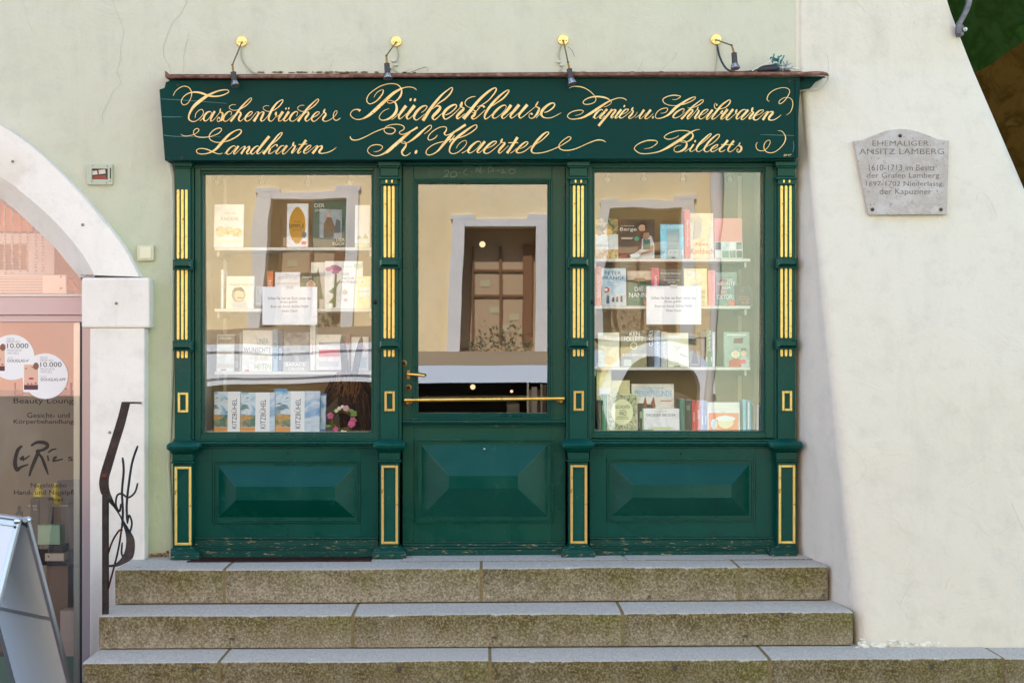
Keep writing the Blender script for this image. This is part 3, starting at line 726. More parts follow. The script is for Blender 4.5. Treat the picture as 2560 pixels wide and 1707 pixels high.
# ================================================================== painted sign board
YS = -.145
def sign():
    root = thing('shop_sign', 'long dark green sign board with gold script lettering above the door', 'sign', (0, YS, Z(400, YS)))
    mb = MB()
    def p(a, b): return (X(a, YS), Z(b, YS))
    mb.prism([p(412, 402), p(398, 224), p(411, 220), p(414, 206), p(432, 199), p(1000, 197), p(2000, 194), p(2001, 212), p(1994, 330), p(1992, 396)], YS, -.02)
    bo = mb.build('board', GREEN_S, root, bevel=.004)
    mb = MB(); mb.pbox(1988, 199, 1996, 393, YS-.006, YS); mb.build('end_batten', GREEN_S, root, bevel=.002)
    for px, py in ((445, 213), (455, 395), (1973, 203), (1421, 388), (1975, 392)): mb = MB(); mb.lathe([(0, .008), (.003, .008), (.004, .004)], W(px, py, YS), (0, -1, 0), 10); mb.build('screw_head', pmat('dark_screw', '#04211f', .5), root)
    sc = MB(); strokes(sc, """30,690,4 300,705,5 650,732,3
50,853,5 130,856,6 240,855,3
70,1022,6 200,1035,5 600,1038,2""", 390, 60, .2721, YS-.0015)
    sc.build('scratch', pmat('scratched_paint', '#4f7f7a', .7), root); sc = MB()
    strokes(sc, """1700,905,2 1800,908,4 1950,912,4 1980,912,2
1970,960,4 1975,1010,5 1965,1050,3
1996,940,4 1998,1060,5""", 1380, 60, .3061, YS-.0015)
    sc.build('scratch', pmat('scratched_paint', '#4f7f7a', .7), root)
    yl = YS-.0022
    words = []
    words.append(('taschenbücher', [(420, 200, .09354, """140,430,14 190,320,18 310,215,22 440,172,24 560,210,24 625,320,26 625,440,24 560,590,22 480,660,22 400,665,22 355,590,22 390,490,24 480,400,26 620,340,34 800,335,50 950,375,58 1080,425,52 1250,445,42 1430,420,34 1580,360,28 1625,310,26 1570,270,24 1430,280,34 1280,320,46 1080,410,66 1020,445,80 850,570,95 700,700,85 600,850,62 555,980,46 565,1060,34 640,1112,26 740,1105,22 850,1030,20 930,930,18 945,840,18 890,790,18 800,840,16 740,920,16 725,1020,14
850,1100,16 950,1010,18 1000,930,18
1165,880,15 1120,850,28 1040,880,48 970,970,58 955,1060,48 995,1102,26 1060,1070,18 1130,980,15 1170,880,12
1250,840,62 1180,960,62 1140,1060,46 1150,1105,26 1210,1080,16 1300,980,15 1385,870,14
1402,768,24 1398,830,42 1388,868,22 1450,885,45 1460,950,62 1430,1040,50 1380,1105,25 1330,1115,18 1315,1060,16 1340,1005,18 1375,1010,30 1368,1045,34
1425,1105,28 1490,1000,24
1680,950,14 1700,890,18 1680,850,20 1620,850,30 1540,920,50 1480,1020,56 1490,1090,36 1550,1110,20 1640,1050,16 1760,940,14
1810,670,12 1720,665,14 1640,715,16 1650,770,16 1740,815,16 1840,810,16 1950,770,25 2100,680,30 2210,560,26 2235,505,20 2200,490,18 2080,600,36 1950,740,52 1850,880,58 1750,1020,58 1670,1110,66
1780,980,12 1850,890,18 1920,865,34 1945,920,56 1900,1010,56 1890,1070,46 1930,1105,26 2000,1060,16 2090,970,14
2060,1010,14 2180,960,18 2250,890,22 2240,850,22 2180,870,36 2090,970,52 2060,1050,46 2100,1105,24 2190,1070,16 2290,960,14 2352,880,14"""), (640, 200, .09354, """10,870,14 50,860,24 72,890,46 20,990,62 -60,1110,78
10,1000,12 100,900,16 170,855,26 205,880,52 170,970,62 130,1060,52 150,1105,26 210,1085,18 280,1010,15 340,930,14
350,700,12 270,690,13 200,730,14 200,780,14 280,835,16 370,845,16 480,810,22 620,710,28 710,590,26 715,535,22 660,550,24 560,620,42 450,760,62 380,890,68 340,1010,56 350,1080,42 400,1110,22 460,1070,18 530,990,16 580,970,16 640,930,14
545,858,30 530,910,64 533,965,24
720,850,82 650,960,72 605,1050,46 620,1105,26 690,1080,16 760,1000,14
880,850,72 800,970,66 745,1060,46 770,1105,26 840,1075,16 920,980,14
o800,772,52
o875,765,52
1075,975,14 1110,910,18 1100,855,22 1040,860,36 960,930,56 905,1030,56 920,1090,32 980,1110,20 1080,1050,16 1200,930,14
1290,685,12 1200,685,14 1120,735,15 1125,790,15 1200,840,16 1290,840,16 1400,800,22 1550,700,28 1660,580,26 1670,525,22 1630,525,20 1520,620,36 1390,750,56 1290,880,62 1200,1000,62 1120,1110,80
1250,970,12 1330,880,18 1390,865,36 1400,920,56 1340,1000,62 1315,1060,46 1350,1105,26 1420,1070,16 1510,980,14
1480,1020,14 1600,970,18 1690,890,22 1670,855,22 1600,880,36 1520,970,52 1485,1050,46 1530,1110,26 1600,1090,16 1700,1000,15 1800,890,14
1845,780,26 1820,840,56 1808,882,30 1860,890,30 1862,940,52 1800,1020,56 1790,1080,40 1850,1110,20 1950,1085,18 2050,1020,16 2130,940,16 2170,860,16 2140,825,16 2085,880,18 2065,980,22 2090,1060,22 2150,1085,20 2220,1050,18 2260,1020,12""")]))
    words.append(('bücherklause', [(860, 190, .09354, """800,580,10 840,500,16 920,420,18 1020,375,20 1050,400,26 1030,480,34 960,580,44 860,680,32 760,735,24 680,750,22 620,700,24 610,620,24 660,510,24 780,400,22 950,290,24 1120,230,26 1280,210,26 1430,240,26 1520,330,30 1540,430,44 1510,540,54 1430,640,38 1330,705,20 1230,735,18 1160,710,16 1170,675,16 1240,660,16 1320,685,20 1380,740,44 1410,850,64 1390,960,80 1310,1070,75 1190,1150,54 1080,1185,32 990,1180,24 940,1120,20 960,1050,18 1030,960,16 1110,910,16 1210,878,10
1940,380,20 1870,325,26 1740,300,24 1600,320,28 1480,370,54 1330,460,80 1180,590,90 1020,740,98 860,890,98 700,1030,78 560,1120,48 430,1165,28 310,1160,22 210,1100,20 170,1030,20 220,940,20 310,900,26 390,908,46 430,940,84
1270,1175,20 1380,1100,16 1440,1020,14
1660,800,88 1560,930,82 1470,1060,62 1480,1150,32 1560,1110,18 1670,1010,16
1890,795,98 1780,930,88 1680,1070,68 1700,1155,32 1780,1120,18 1880,1020,16
o1780,640,78
o1895,645,78
2070,985,16 2170,910,20 2220,830,22 2180,800,28 2080,830,54 1950,950,78 1875,1080,68 1890,1160,42 1950,1180,24 2050,1110,18 2160,1020,16"""), (1060, 190, .09354, """290,830,14 400,730,28 560,620,44 700,480,44 760,360,30 740,315,22 650,370,28 500,490,48 370,630,68 240,790,78 120,960,88 20,1120,92 -30,1200,92
220,890,16 320,820,24 400,810,44 430,860,74 360,960,88 250,1070,78 230,1130,52 280,1175,28 350,1130,22 500,990,16
570,1050,22 690,1000,28 810,900,32 870,820,30 840,770,32 740,800,58 600,900,78 520,1020,72 530,1120,42 580,1160,28 680,1110,26 820,1000,22 970,850,16
1020,698,40 990,790,80 975,832,34 1050,855,38 1052,900,64 950,1000,80 880,1090,64 900,1150,32 980,1100,20 1090,1010,16
1375,555,16 1280,565,22 1150,630,22 1095,720,22 1120,790,20 1190,840,18 1260,850,14
1410,840,10 1560,770,22 1720,660,28 1860,500,38 1930,380,38 1910,325,30 1830,350,44 1700,440,64 1520,600,74 1350,790,84 1200,980,90 1050,1145,105
1615,850,64 1590,815,50 1530,810,30 1460,870,28 1390,955,20 1330,985,14 1275,965,14 1290,920,14 1340,925,28 1375,970,48 1340,1050,74 1280,1110,58 1310,1155,32 1390,1130,24 1500,1040,22 1640,910,16
1790,830,14 1950,720,28 2120,600,44 2250,450,38 2270,390,28 2210,395,28 2080,490,48 1930,630,68 1780,800,74 1670,960,68 1620,1080,52 1640,1155,30 1730,1110,22 1850,1000,16
2205,830,16 2160,785,28 2060,820,48 1930,930,68 1840,1050,58 1850,1125,36 1910,1130,20 2020,1060,16 2150,930,14 2205,830,12"""), (1240, 200, .09354, """405,675,88 290,830,84 165,960,58 175,1030,28 230,1020,15 330,930,14 420,850,12
620,665,88 500,810,84 395,940,62 400,1020,32 470,1000,20 620,880,15
840,665,88 730,790,78 620,930,62 640,1020,32 720,990,20 880,860,17 1060,715,15
1130,580,16 1090,650,46 1062,712,24 1140,750,46 1150,800,64 1090,920,62 1010,1010,32 930,1030,20 880,980,16 905,910,16 955,900,34 958,935,60
1070,1025,18 1200,880,14
1290,875,16 1400,840,28 1530,740,38 1570,660,32 1520,620,32 1410,660,58 1270,780,78 1210,890,72 1240,980,42 1330,1020,24 1460,1015,22 1600,960,20 1745,880,10""")]))
    words.append(('papier_schreibwaren', [(1400, 200, .09354, """240,225,12 330,185,24 450,178,32 600,200,28 740,265,22 850,350,20 930,440,18 960,530,18 920,600,20 820,645,22 700,660,22 630,635,20 620,590,22 680,530,26 800,475,34 950,450,42 1090,455,46 1230,485,42 1330,540,28 1372,600,16 1330,660,16 1250,705,16 1170,730,8
1780,550,18 1730,510,22 1640,485,20 1520,495,22 1380,545,32 1250,610,50 1080,720,66 920,830,76 760,930,70 600,1010,48 440,1045,28 300,1050,24 210,1000,22 210,940,24 290,870,24 420,825,26 560,812,24 625,840,22 590,890,16 510,935,14 400,960,8
870,1010,20 940,950,14
1150,830,14 1120,795,24 1050,820,38 960,910,54 915,990,48 940,1030,26 1010,1000,15 1120,880,14
1260,785,64 1160,900,60 1070,1000,48 1080,1035,22 1130,1020,14 1200,950,12
1400,790,68 1290,920,64 1170,1060,64 1030,1230,74
1250,960,10 1370,840,18 1470,800,38 1480,840,54 1400,940,60 1365,1000,42 1390,1020,22 1450,980,14
1640,790,64 1550,900,60 1480,1000,44 1500,1025,22 1570,980,14 1640,920,12
o1720,705,62
1640,930,14 1760,880,16 1830,800,20 1800,785,24 1730,810,38 1630,920,48 1590,1000,38 1640,1025,20 1740,970,16 1900,840,14
1955,735,26 1925,790,54 1912,815,24 1960,835,36 1910,930,54 1840,1000,42 1860,1035,22 1930,1015,16 2010,950,14 2070,860,10"""), (1600, 200, .09354, """-130,1020,12 -50,970,12 20,900,12
110,800,68 50,890,58 -10,990,42 0,1040,22 70,1000,14 170,880,12
290,800,68 220,890,64 140,1000,48 160,1045,24 240,1010,16 310,950,14 355,900,10
o345,1005,62
860,525,10 960,530,16 1060,475,18 1082,442,20 1000,420,26 880,415,30 740,445,26 640,495,24 610,550,22 650,620,20 760,675,18 900,692,16 1040,680,18 1180,650,24 1340,590,24 1460,515,22 1480,468,22 1420,465,26 1280,530,50 1120,630,66 960,740,76 850,850,76 750,940,54 620,1005,30 490,1035,22 420,1010,20 415,940,20 480,840,20 590,775,22 700,755,20 740,785,20 700,860,18 620,890,14 550,895,8
1130,875,14 1180,810,18 1160,775,22 1080,800,34 960,880,50 890,970,48 900,1015,30 970,1015,20 1070,970,14 1200,860,12
1270,740,10 1320,755,14 1430,740,18 1580,670,22 1680,590,22 1690,545,20 1630,545,22 1500,640,34 1380,740,50 1270,860,56 1180,970,56 1100,1050,62
1240,930,12 1340,820,18 1400,800,38 1400,850,54 1310,950,60 1265,1010,44 1280,1050,24 1340,1010,14 1440,900,14 1530,790,14
1555,730,26 1535,780,32 1545,805,16 1575,830,44 1540,900,54 1470,1000,48 1480,1045,24 1540,1000,14 1600,930,14
1630,950,14 1740,890,16 1820,810,20 1790,790,24 1700,830,38 1610,930,44 1580,1010,38 1630,1050,24 1720,1000,14 1820,900,12
1940,800,64 1850,920,60 1780,1020,48 1800,1060,24 1870,1000,14 1960,900,12
o2050,670,56
2030,615,8 1985,670,18 2000,750,20 2060,785,20 2141,780,20 2281,740,26 2381,650,34 2416,570,30 2381,540,24 2311,580,38 2181,680,54 2081,800,60 1981,930,54 1921,1030,38 1951,1055,24 2031,1010,16 2141,910,16"""), (1790, 200, .09354, """183,818,30 155,860,54 122,888,30 150,912,20 190,890,14
310,785,74 230,890,70 140,1010,54 150,1055,28 230,1010,14 300,920,12
460,785,70 370,900,64 280,1020,54 300,1070,30 370,1040,18 460,960,16 530,900,16
560,788,25 540,840,64 530,892,26 580,907,16 620,880,14
800,830,16 770,795,24 690,820,38 590,920,54 545,1010,48 570,1050,26 640,1000,14 770,870,12
860,800,70 770,910,64 680,1020,48 700,1065,26 780,1020,18 950,850,14
987,738,32 965,800,64 957,842,26 1002,872,44 960,930,58 890,1020,48 910,1050,24 980,1000,14
1060,960,14 1180,910,18 1270,830,22 1240,805,24 1140,840,44 1030,960,58 1005,1040,54 1050,1075,30 1130,1050,18 1250,930,14 1360,850,16
1355,855,20 1392,865,54 1330,950,64 1250,1075,70
1310,980,12 1420,870,22 1510,855,48 1510,900,64 1440,980,64 1410,1050,48 1470,1080,28 1570,1060,22 1680,990,18 1740,935,8
1430,575,8 1385,560,16 1365,500,24 1410,390,24 1510,300,20 1640,240,18 1790,210,16 1910,230,16 1970,300,18 1940,400,22 1880,500,22 1800,590,22 1720,640,22 1680,615,20 1710,550,18 1790,495,16 1880,470,14 1970,485,14 2035,550,18 2055,650,24 2030,770,24 1980,870,16 1880,945,8""")]))
    words.append(('landkarten', [(440, 300, .09354, """130,385,10 200,425,18 290,432,20 420,410,18 530,365,18 610,290,20 590,235,20 520,245,20 470,310,20 480,390,20 560,450,20 690,470,22 850,460,20 1000,425,18 1130,365,22 1215,280,24 1190,225,26 1100,230,28 990,290,28 910,380,26 885,460,24 930,540,22 1030,590,20 1150,605,20 1300,585,24 1450,540,32 1620,450,38 1730,350,36 1745,290,28 1690,262,24 1570,300,30 1430,390,54 1300,520,74 1180,660,80 1070,780,64 960,850,48 830,900,28 680,915,24 580,890,22 545,830,22 590,780,20 700,765,22 830,790,30 950,840,32 1060,890,24 1160,912,22 1250,885,10
1300,905,20 1360,830,14
1600,740,14 1560,695,22 1470,730,38 1380,820,54 1350,890,42 1390,920,24 1470,890,16 1590,750,12
1670,700,60 1600,800,54 1545,880,42 1560,915,24 1630,870,14 1740,760,12 1830,705,20 1842,740,44 1800,820,54 1740,910,60
1790,840,10 1900,740,16 1960,715,38 1950,780,54 1890,870,48 1920,915,24 1990,870,14
2220,720,14 2180,700,22 2100,740,44 2010,840,54 2010,900,38 2060,910,20 2140,840,14 2230,730,12"""), (640, 300, .09354, """355,440,80 230,590,74 100,760,64 30,870,48 50,910,24 130,870,14 200,810,12
420,655,12 520,580,24 640,460,28 700,360,26 670,345,22 580,420,38 470,560,54 360,700,64 270,820,64 190,910,80
558,715,42 565,670,30 510,670,24 430,730,20 380,780,16 310,800,12 330,760,12 365,760,20 380,790,34 340,870,48 360,905,26 430,880,16 530,810,14
770,720,14 720,690,24 650,720,38 570,820,54 535,880,42 570,910,22 650,860,14 760,740,12
830,685,64 760,780,60 710,870,44 730,915,24 810,870,16 980,690,14
1013,595,26 990,660,54 988,692,22 1048,695,44 1020,770,54 960,860,48 970,890,24 1050,820,14 1110,760,12
1340,540,74 1240,680,64 1150,800,54 1115,870,42 1140,895,24 1210,840,14
1130,660,14 1250,655,22 1370,645,22
1310,830,14 1400,780,16 1470,700,22 1440,680,24 1370,720,38 1290,820,48 1280,880,38 1330,895,20 1410,850,14 1540,740,12 1630,688,20 1642,720,52 1590,800,64 1510,900,70
1570,830,12 1680,720,18 1760,700,44 1750,770,60 1690,850,60 1710,890,32 1780,895,24 1920,870,24 2050,810,20 2150,735,8""")]))
    words.append(('haertel', [(860, 300, .09354, """180,435,10 165,470,22 210,525,30 290,545,28 400,525,26 560,460,24 750,360,22 930,280,22 1080,230,22 1220,205,24 1330,230,26 1370,290,28 1310,360,26 1220,380,24 1120,350,22 1070,280,20 1100,210,20 1210,145,22 1380,120,22 1530,140,24 1610,200,26 1580,270,24 1490,320,22 1490,370,22 1560,390,24 1680,355,30 1800,300,44 1965,200,56
1770,330,44 1640,430,80 1480,570,90 1320,710,95 1170,840,85 1050,910,48 930,955,26 830,965,22 720,930,20 640,860,20 640,780,20 720,700,22 850,665,26 980,680,22 1030,730,20 980,800,18 890,845,16 790,855,8
2140,380,10 2240,310,18 2330,220,22 2330,150,22 2260,165,28 2140,260,50 1990,400,70 1830,530,54 1680,620,24 1590,630,18 1520,600,18 1550,570,18 1640,600,24 1660,670,44 1610,760,64 1550,850,60 1570,930,38 1640,960,22 1720,930,20 1780,870,10
o1925,860,100"""), (1060, 300, .09354, """355,410,18 310,470,22 220,525,26 140,540,26 105,490,24 150,390,24 260,290,22 400,210,22 530,185,22 600,215,24 590,290,34 545,360,44 580,410,24 650,400,22 780,340,38 930,250,64 1115,128,66
820,310,54 700,440,84 590,570,80 490,690,70 380,820,48 250,910,28 120,940,26 55,890,24 80,800,22 190,700,22 330,630,22 520,580,22
640,540,28 800,510,32 950,475,26 1100,425,26 1270,330,28 1400,220,30 1410,150,26 1350,145,24 1220,220,50 1070,330,70 920,440,70 800,560,64 710,700,50 680,820,38 710,885,28 790,905,22 900,870,20 1020,780,20 1110,680,18 1140,600,16 1100,550,16 1010,585,16 920,660,14 860,760,10
820,420,20 680,600,34
1010,890,22 1110,840,16 1200,770,14
1525,610,18 1460,575,28 1360,620,48 1240,730,70 1180,840,54 1220,885,26 1310,850,16 1430,750,14 1530,620,12
1630,575,75 1530,700,70 1430,830,54 1450,880,26 1520,850,16 1620,750,12
1690,760,16 1820,700,22 1930,610,26 1910,570,26 1800,610,48 1660,740,64 1600,840,54 1640,895,28 1740,880,22 1900,760,18 2060,610,16
2095,505,32 2068,570,64 2062,605,26 2155,612,38 2140,660,64 2040,770,70 1995,850,54 2030,890,26 2120,820,16 2260,690,14"""), (1260, 300, .11905, """285,365,62 200,500,58 120,620,54 65,700,64
90,482,18 200,480,22 300,482,18
135,700,14 200,660,12 260,600,12
330,610,12 420,570,18 500,495,22 480,460,22 400,500,38 300,600,48 260,660,40 300,695,24 400,675,18 500,610,16 580,540,14
650,525,12 780,440,18 900,330,24 940,280,22 910,255,22 830,300,38 720,410,54 630,530,54 580,620,42 590,680,28 660,702,20 800,690,18 950,650,18 1120,580,16 1250,510,18 1370,430,20 1405,380,18 1360,355,18 1270,410,20 1180,490,20 1150,560,20 1180,610,20 1260,640,20 1400,635,20 1550,590,18 1750,500,18 1900,440,22 2000,422,24 2080,435,20 2140,470,10""")]))
    words.append(('billetts', [(1570, 310, .09354, """1360,315,10 1280,365,18 1160,405,22 1060,412,24 980,375,24 980,330,22 1080,260,22 1250,200,22 1420,178,22 1580,190,22 1700,240,28 1740,320,44 1700,400,50 1620,460,34 1530,490,18 1440,490,16 1410,465,16 1460,445,16 1530,465,22 1570,530,44 1550,620,64 1470,700,60 1350,750,30 1270,745,22 1225,690,20 1260,625,18 1330,585,16 1420,572,8
1920,152,10 1830,162,20 1720,205,34 1570,300,66 1420,410,80 1260,510,80 1100,610,70 950,690,48 800,750,28 620,785,24 450,800,24 300,780,22 200,710,22 170,650,22 230,570,22 350,500,28 500,450,32 640,440,30 750,455,24 785,500,22 720,570,20 600,640,16 430,670,8
1520,750,16 1650,650,12
1755,545,48 1700,630,48 1655,700,38 1680,740,20 1750,720,14 1830,650,12
o1795,465,62
1920,560,12 2050,460,20 2190,330,24 2225,270,22 2180,275,24 2070,370,44 1930,510,60 1840,640,54 1830,710,32 1880,745,20 1950,720,14 2030,650,12"""), (1750, 310, .11054, """150,515,10 300,430,18 420,310,24 440,250,22 390,245,22 300,310,36 190,420,46 110,540,46 95,600,32 140,632,20 200,615,14 270,550,12
290,575,12 370,530,16 405,480,20 370,475,22 290,530,38 245,590,36 280,632,20 360,600,14 450,540,12
630,370,60 550,470,52 460,560,44 440,610,30 490,630,20 570,590,14
770,380,56 690,480,50 640,570,44 640,615,28 690,630,20 760,590,14 860,490,12
475,468,14 620,470,18 770,472,16
907,425,20 880,480,30 872,497,16 930,520,44 930,590,48 880,640,26 838,625,18 840,580,18 870,580,26
1305,415,8 1270,460,16 1270,530,16 1310,590,16 1390,612,16 1470,590,14 1550,510,14 1590,410,16 1560,370,14 1500,395,16 1450,470,20 1450,560,20 1500,630,20 1590,655,18 1700,630,16 1820,540,16 1910,420,22 1935,310,24 1900,220,18 1840,165,14 1760,155,8""")]))
    for nm, segs in words:
        mb = MB()
        for ox, oy, s, t in segs: strokes(mb, t, ox, oy, s, yl, .9)
        mb.build('gold_lettering', GOLD_T, root, normals=False)
    mb = MB(); ptext(mb, 'BP·97', 1960, 386, 1978, 391, yl, shear=.004); mb.build('painter_mark', GOLD_T, root)
sign()

# ================================================================== sheet ledge over the sign, lamps, cables
def ledge():
    root = thing('sheet_ledge', 'rust brown sheet metal drip ledge along the top of the sign board', 'ledge', (0, -.1, Z(188)))
    yl = -.175; mb = MB()
    pts = [(416, 192), (700, 192), (1000, 189.5), (1400, 187), (1800, 185.5), (2060, 184.5)]
    mb.tube([W(a, b, yl) for a, b in spline(pts, 6)], .0105, 8)
    q = spline(pts, 6)
    mb.band([W(a, b-3, yl) for a, b in q], [Vector((X(a), -.001, Z(b-6, -.0))) for a, b in q], .0)
    mb.tube([W(2056, 184.5, yl), W(2066, 186, yl), W(2070, 189, yl+.02)], [.0105, .010, .006], 8)
    mb.build('folded_sheet', RUST, root, smooth=True)
    mb = MB(); mb.prism([(X(414, yl), Z(194, yl)), (X(412, yl), Z(178, yl)), (X(417, yl), Z(180, yl)), (X(422, yl), Z(186, yl)), (X(430, yl), Z(188, yl)), (X(432, yl), Z(194, yl))], yl-.004, -.01); mb.build('end_upstand', RUST, root)
    mb = MB(); mb.pbox(425, 195, 2010, 201, -.11, -.02); mb.build('shadow_strip', pmat('shadow_black', '#0a0a09', .95), root)  # near-black strip stands in for the shadow between ledge and sign
    mb = MB(); mb.prism([(X(2000, -.1), Z(192, -.1)), (X(2064, -.1), Z(191, -.1)), (X(2040, -.1), Z(204, -.1)), (X(2028, -.1), Z(219, -.1)), (X(2000, -.1), Z(222, -.1))], -.10, -.01); mb.build('end_block', GREEN_S, root, bevel=.003)
    mb = MB()
    for i in range(20): mb.ball((X(2030+random.uniform(0, 34)), -.01, Z(200+random.uniform(-4, 22))), .012, 4, (1.4, 1.5, .9))
    mb.build('crumbled_mortar', RUBBLE, root)
ledge()

def lamp(pc, elbow, neck, body, rim, lab, dep):
    y0 = -.012
    root = thing('spot_lamp', lab, 'lamp', W(*pc, 0), 'brass spot lamps on the wall above the sign')
    mb = MB(); mb.lathe([(0, .031), (.010, .0315), (.014, .028), (.016, .012), (.024, .010)], W(*pc, 0), (0, -1, 0), 24); mb.build('wall_plate', gilt('polished_brass', '#f2d488', '#f8e3a6', .3, .55), root, smooth=True)
    for s in (-1, 1): mb = MB(); mb.lathe([(0, .004), (.003, .003)], W(pc[0]+s*8, pc[1]+1, -.0145), (0, -1, 0), 8); mb.build('screw', BRASS_D, root)
    e = W(*elbow, dep); a = MB(); a.tube([W(*pc, -.02), W(*pc, -.035), e], .0042, 8); a.ball(e, .007, 6); a.build('arm', pmat('grey_steel', '#6b6660', .4, .7), root, smooth=True)
    n = W(*neck, dep); b = W(*body, dep-.005); r = W(*rim, dep-.012)
    j = MB(); j.tube([e, e*.4+n*.6, n], [.0045, .0062, .005], 8); j.build('joint', BRASS_D, root, smooth=True)
    h = MB(); ax = (b-n); h.lathe([(0, .010), (.003, .0155), (ax.length-.002, .0165), (ax.length, .014)], n, ax, 16); h.build('lamp_holder', pmat('dark_brown_bakelite', '#37302f', .45), root, smooth=True)
    ax = (r-b); l = ax.length
    f = MB(); f.lathe([(-.004, .013), (l*.35, .0175), (l*.75, .022), (l, .0255), (l+.002, .026), (l+.002, .022), (l*.6, .010)], b, ax, 20); f.build('reflector_bulb', speckle('silvered_glass', ['#8d8a93', '#b4b2bb', '#d8d6de'], 20, .25, .6, .05), root, smooth=True)
    c = MB(); axn = ax.normalized(); p1 = axn.cross(Vector((0, 1, 0))).normalized(); p2 = axn.cross(p1)
    for k in range(7):
        g = 2*math.pi*(k+.3)/7; d = p1*math.cos(g)+p2*math.sin(g)
        c.tube([b+d*.0155, b+axn*(l*.5)+d*.0205, b+axn*l+d*.0268], .0013, 5)
    c.build('wire_cage', pmat('cage_wire', '#221f1f', .5, .4), root)
lamp((605, 105), (581, 163), (583, 180), (586, 203), (588, 214), 'leftmost spot lamp above the sign, arm angled down left, head over the board', -.21)
lamp((991, 105), (966, 140), (967, 158), (969, 184), (970, 196), 'second spot lamp from the left, arm angled down left, head above the ledge', -.19)
lamp((1408, 101), (1420, 156), (1423, 172), (1427, 197), (1431, 210), 'third spot lamp from the left, arm hanging almost straight down', -.21)
lamp((1790, 100), (1829, 114), (1835, 132), (1837, 159), (1838, 171), 'rightmost spot lamp, arm stretched out to the right', -.19)

def cables():
    def cab(name, pts, r, mat, lab, grp=None):
        mb = MB(); mb.tube([W(*p) for p in spline([(a, b, c) for a, b, c in pts], 6)], r, 6)
        return setp(mb.build(name, mat, smooth=True), lab, 'cable', grp)
    pg = pmat('painted_cable', '#a5a48f', .7); bk = pmat('black_cable', '#262626', .5); wh = pmat('white_cable', '#d9d4c8', .5)
    cab('cable', [(603, 119, -.006), (603, 140, -.008), (608, 155, -.01), (618, 168, -.01), (630, 180, -.012), (650, 187, -.02), (662, 189, -.05)], .0042, pg, 'pale cable curving from the leftmost lamp down to the ledge')
    o = cab('cable', [(992, 118, -.006), (996, 140, -.01), (990, 160, -.012), (982, 170, -.012), (990, 180, -.02), (1010, 187, -.03)], .0042, pg, 'pale clipped cable below the second lamp from the left')
    cab('cable', [(978, 172, -.01), (962, 184, -.02), (930, 190, -.06), (880, 191, -.10)], .0036, bk, 'dark cable lying along the ledge left of the second lamp')
    cab('cable', [(1402, 115, -.006), (1398, 135, -.01), (1400, 155, -.012), (1405, 168, -.012), (1398, 180, -.02), (1380, 187, -.04)], .0042, pg, 'pale cable pair dropping from the third lamp to the ledge')
    cab('cable', [(1010, 186, -.03), (1030, 180, -.05), (1052, 172, -.05), (1066, 168, -.04)], .0016, bk, 'thin stiff wire sticking up behind the ledge right of the second lamp')
    cab('cable', [(1420, 118, -.01), (1430, 127, -.02), (1436, 142, -.03)], .0012, bk, 'thin loose wire end beside the third lamp')
    cab('cable', [(1793, 114, -.006), (1797, 135, -.02), (1806, 158, -.05), (1820, 175, -.08), (1845, 181, -.10), (1875, 179, -.10), (1892, 175, -.10)], .0058, bk, 'thick black cable hanging from the rightmost lamp to the black box')
    cab('cable', [(1791, 114, -.005), (1792, 140, -.006), (1790, 165, -.008), (1786, 178, -.012)], .0028, pg, 'thin pale cable straight down from the rightmost lamp')
    cab('cable', [(1965, 168, -.10), (1990, 172, -.10), (2010, 180, -.10), (2040, 182, -.12), (2066, 182, -.14), (2070, 195, -.12), (2062, 212, -.09), (2045, 222, -.07), (2020, 224, -.06), (2000, 228, -.05)], .0044, wh, 'white cable looping round the right end of the ledge')
    cab('cable', [(1880, 178, -.11), (1900, 166, -.11), (1920, 157, -.11), (1932, 146, -.10)], .0035, wh, 'white cable end rising over the black box')
    cl = MB()
    for (a, b) in ((984, 152), (990, 162), (1397, 154), (1405, 162)): cl.pbox(a-5, b-3, a+5, b+3, -.018, 0)
    setp(cl.build('cable_clips', pmat('clip_plastic', '#c9c7b8', .6), bevel=.003), 'small pale plastic clips holding the lamp cables to the wall', 'clips', kind=None)
    mb = MB(); c0 = W(1895, 176, -.10); c1 = W(1945, 170, -.10)
    mb.lathe([(-.005, .006), (.01, .016), (.03, .022), (.095, .023), (.11, .020), (.12, .012)], c0, c1-c0, 14)
    setp(mb.build('junction_box', pmat('black_plastic_box', '#26262e', .5), smooth=True), 'black plastic connector box lying on the right end of the ledge', 'connector box')
    rg = thing('wire_tangle', 'tangle of taped wires and green rag beside the black connector box', 'wires', W(1955, 180, -.1))
    for nm, col, n in (('green_rag', '#2f7a78', 9), ('grey_wire', '#8f9aa3', 16), ('grit', '#4c4540', 8)):
        mb = MB()
        for i in range(n):
            a = 1940+random.uniform(-14, 24) if nm != 'green_rag' else 1937+random.uniform(-12, 16)
            b = (168 if nm != 'green_rag' else 155)+random.uniform(-8, 9)
            if nm == 'grit': mb.ball(W(a+8, 178, -.1), .008, 4, (1.6, 1.3, 1)); continue
            p = [(a, b, -.10)]
            for k in range(3): p.append((p[-1][0]+random.uniform(-3, 10), p[-1][1]+random.uniform(-8, 5), -.1+random.uniform(-.02, .02)))
            mb.tube([W(*q) for q in spline(p, 3)], .0042 if nm == 'green_rag' else .003, 5)
        mb.build(nm, cm(col), rg, smooth=True)
cables()

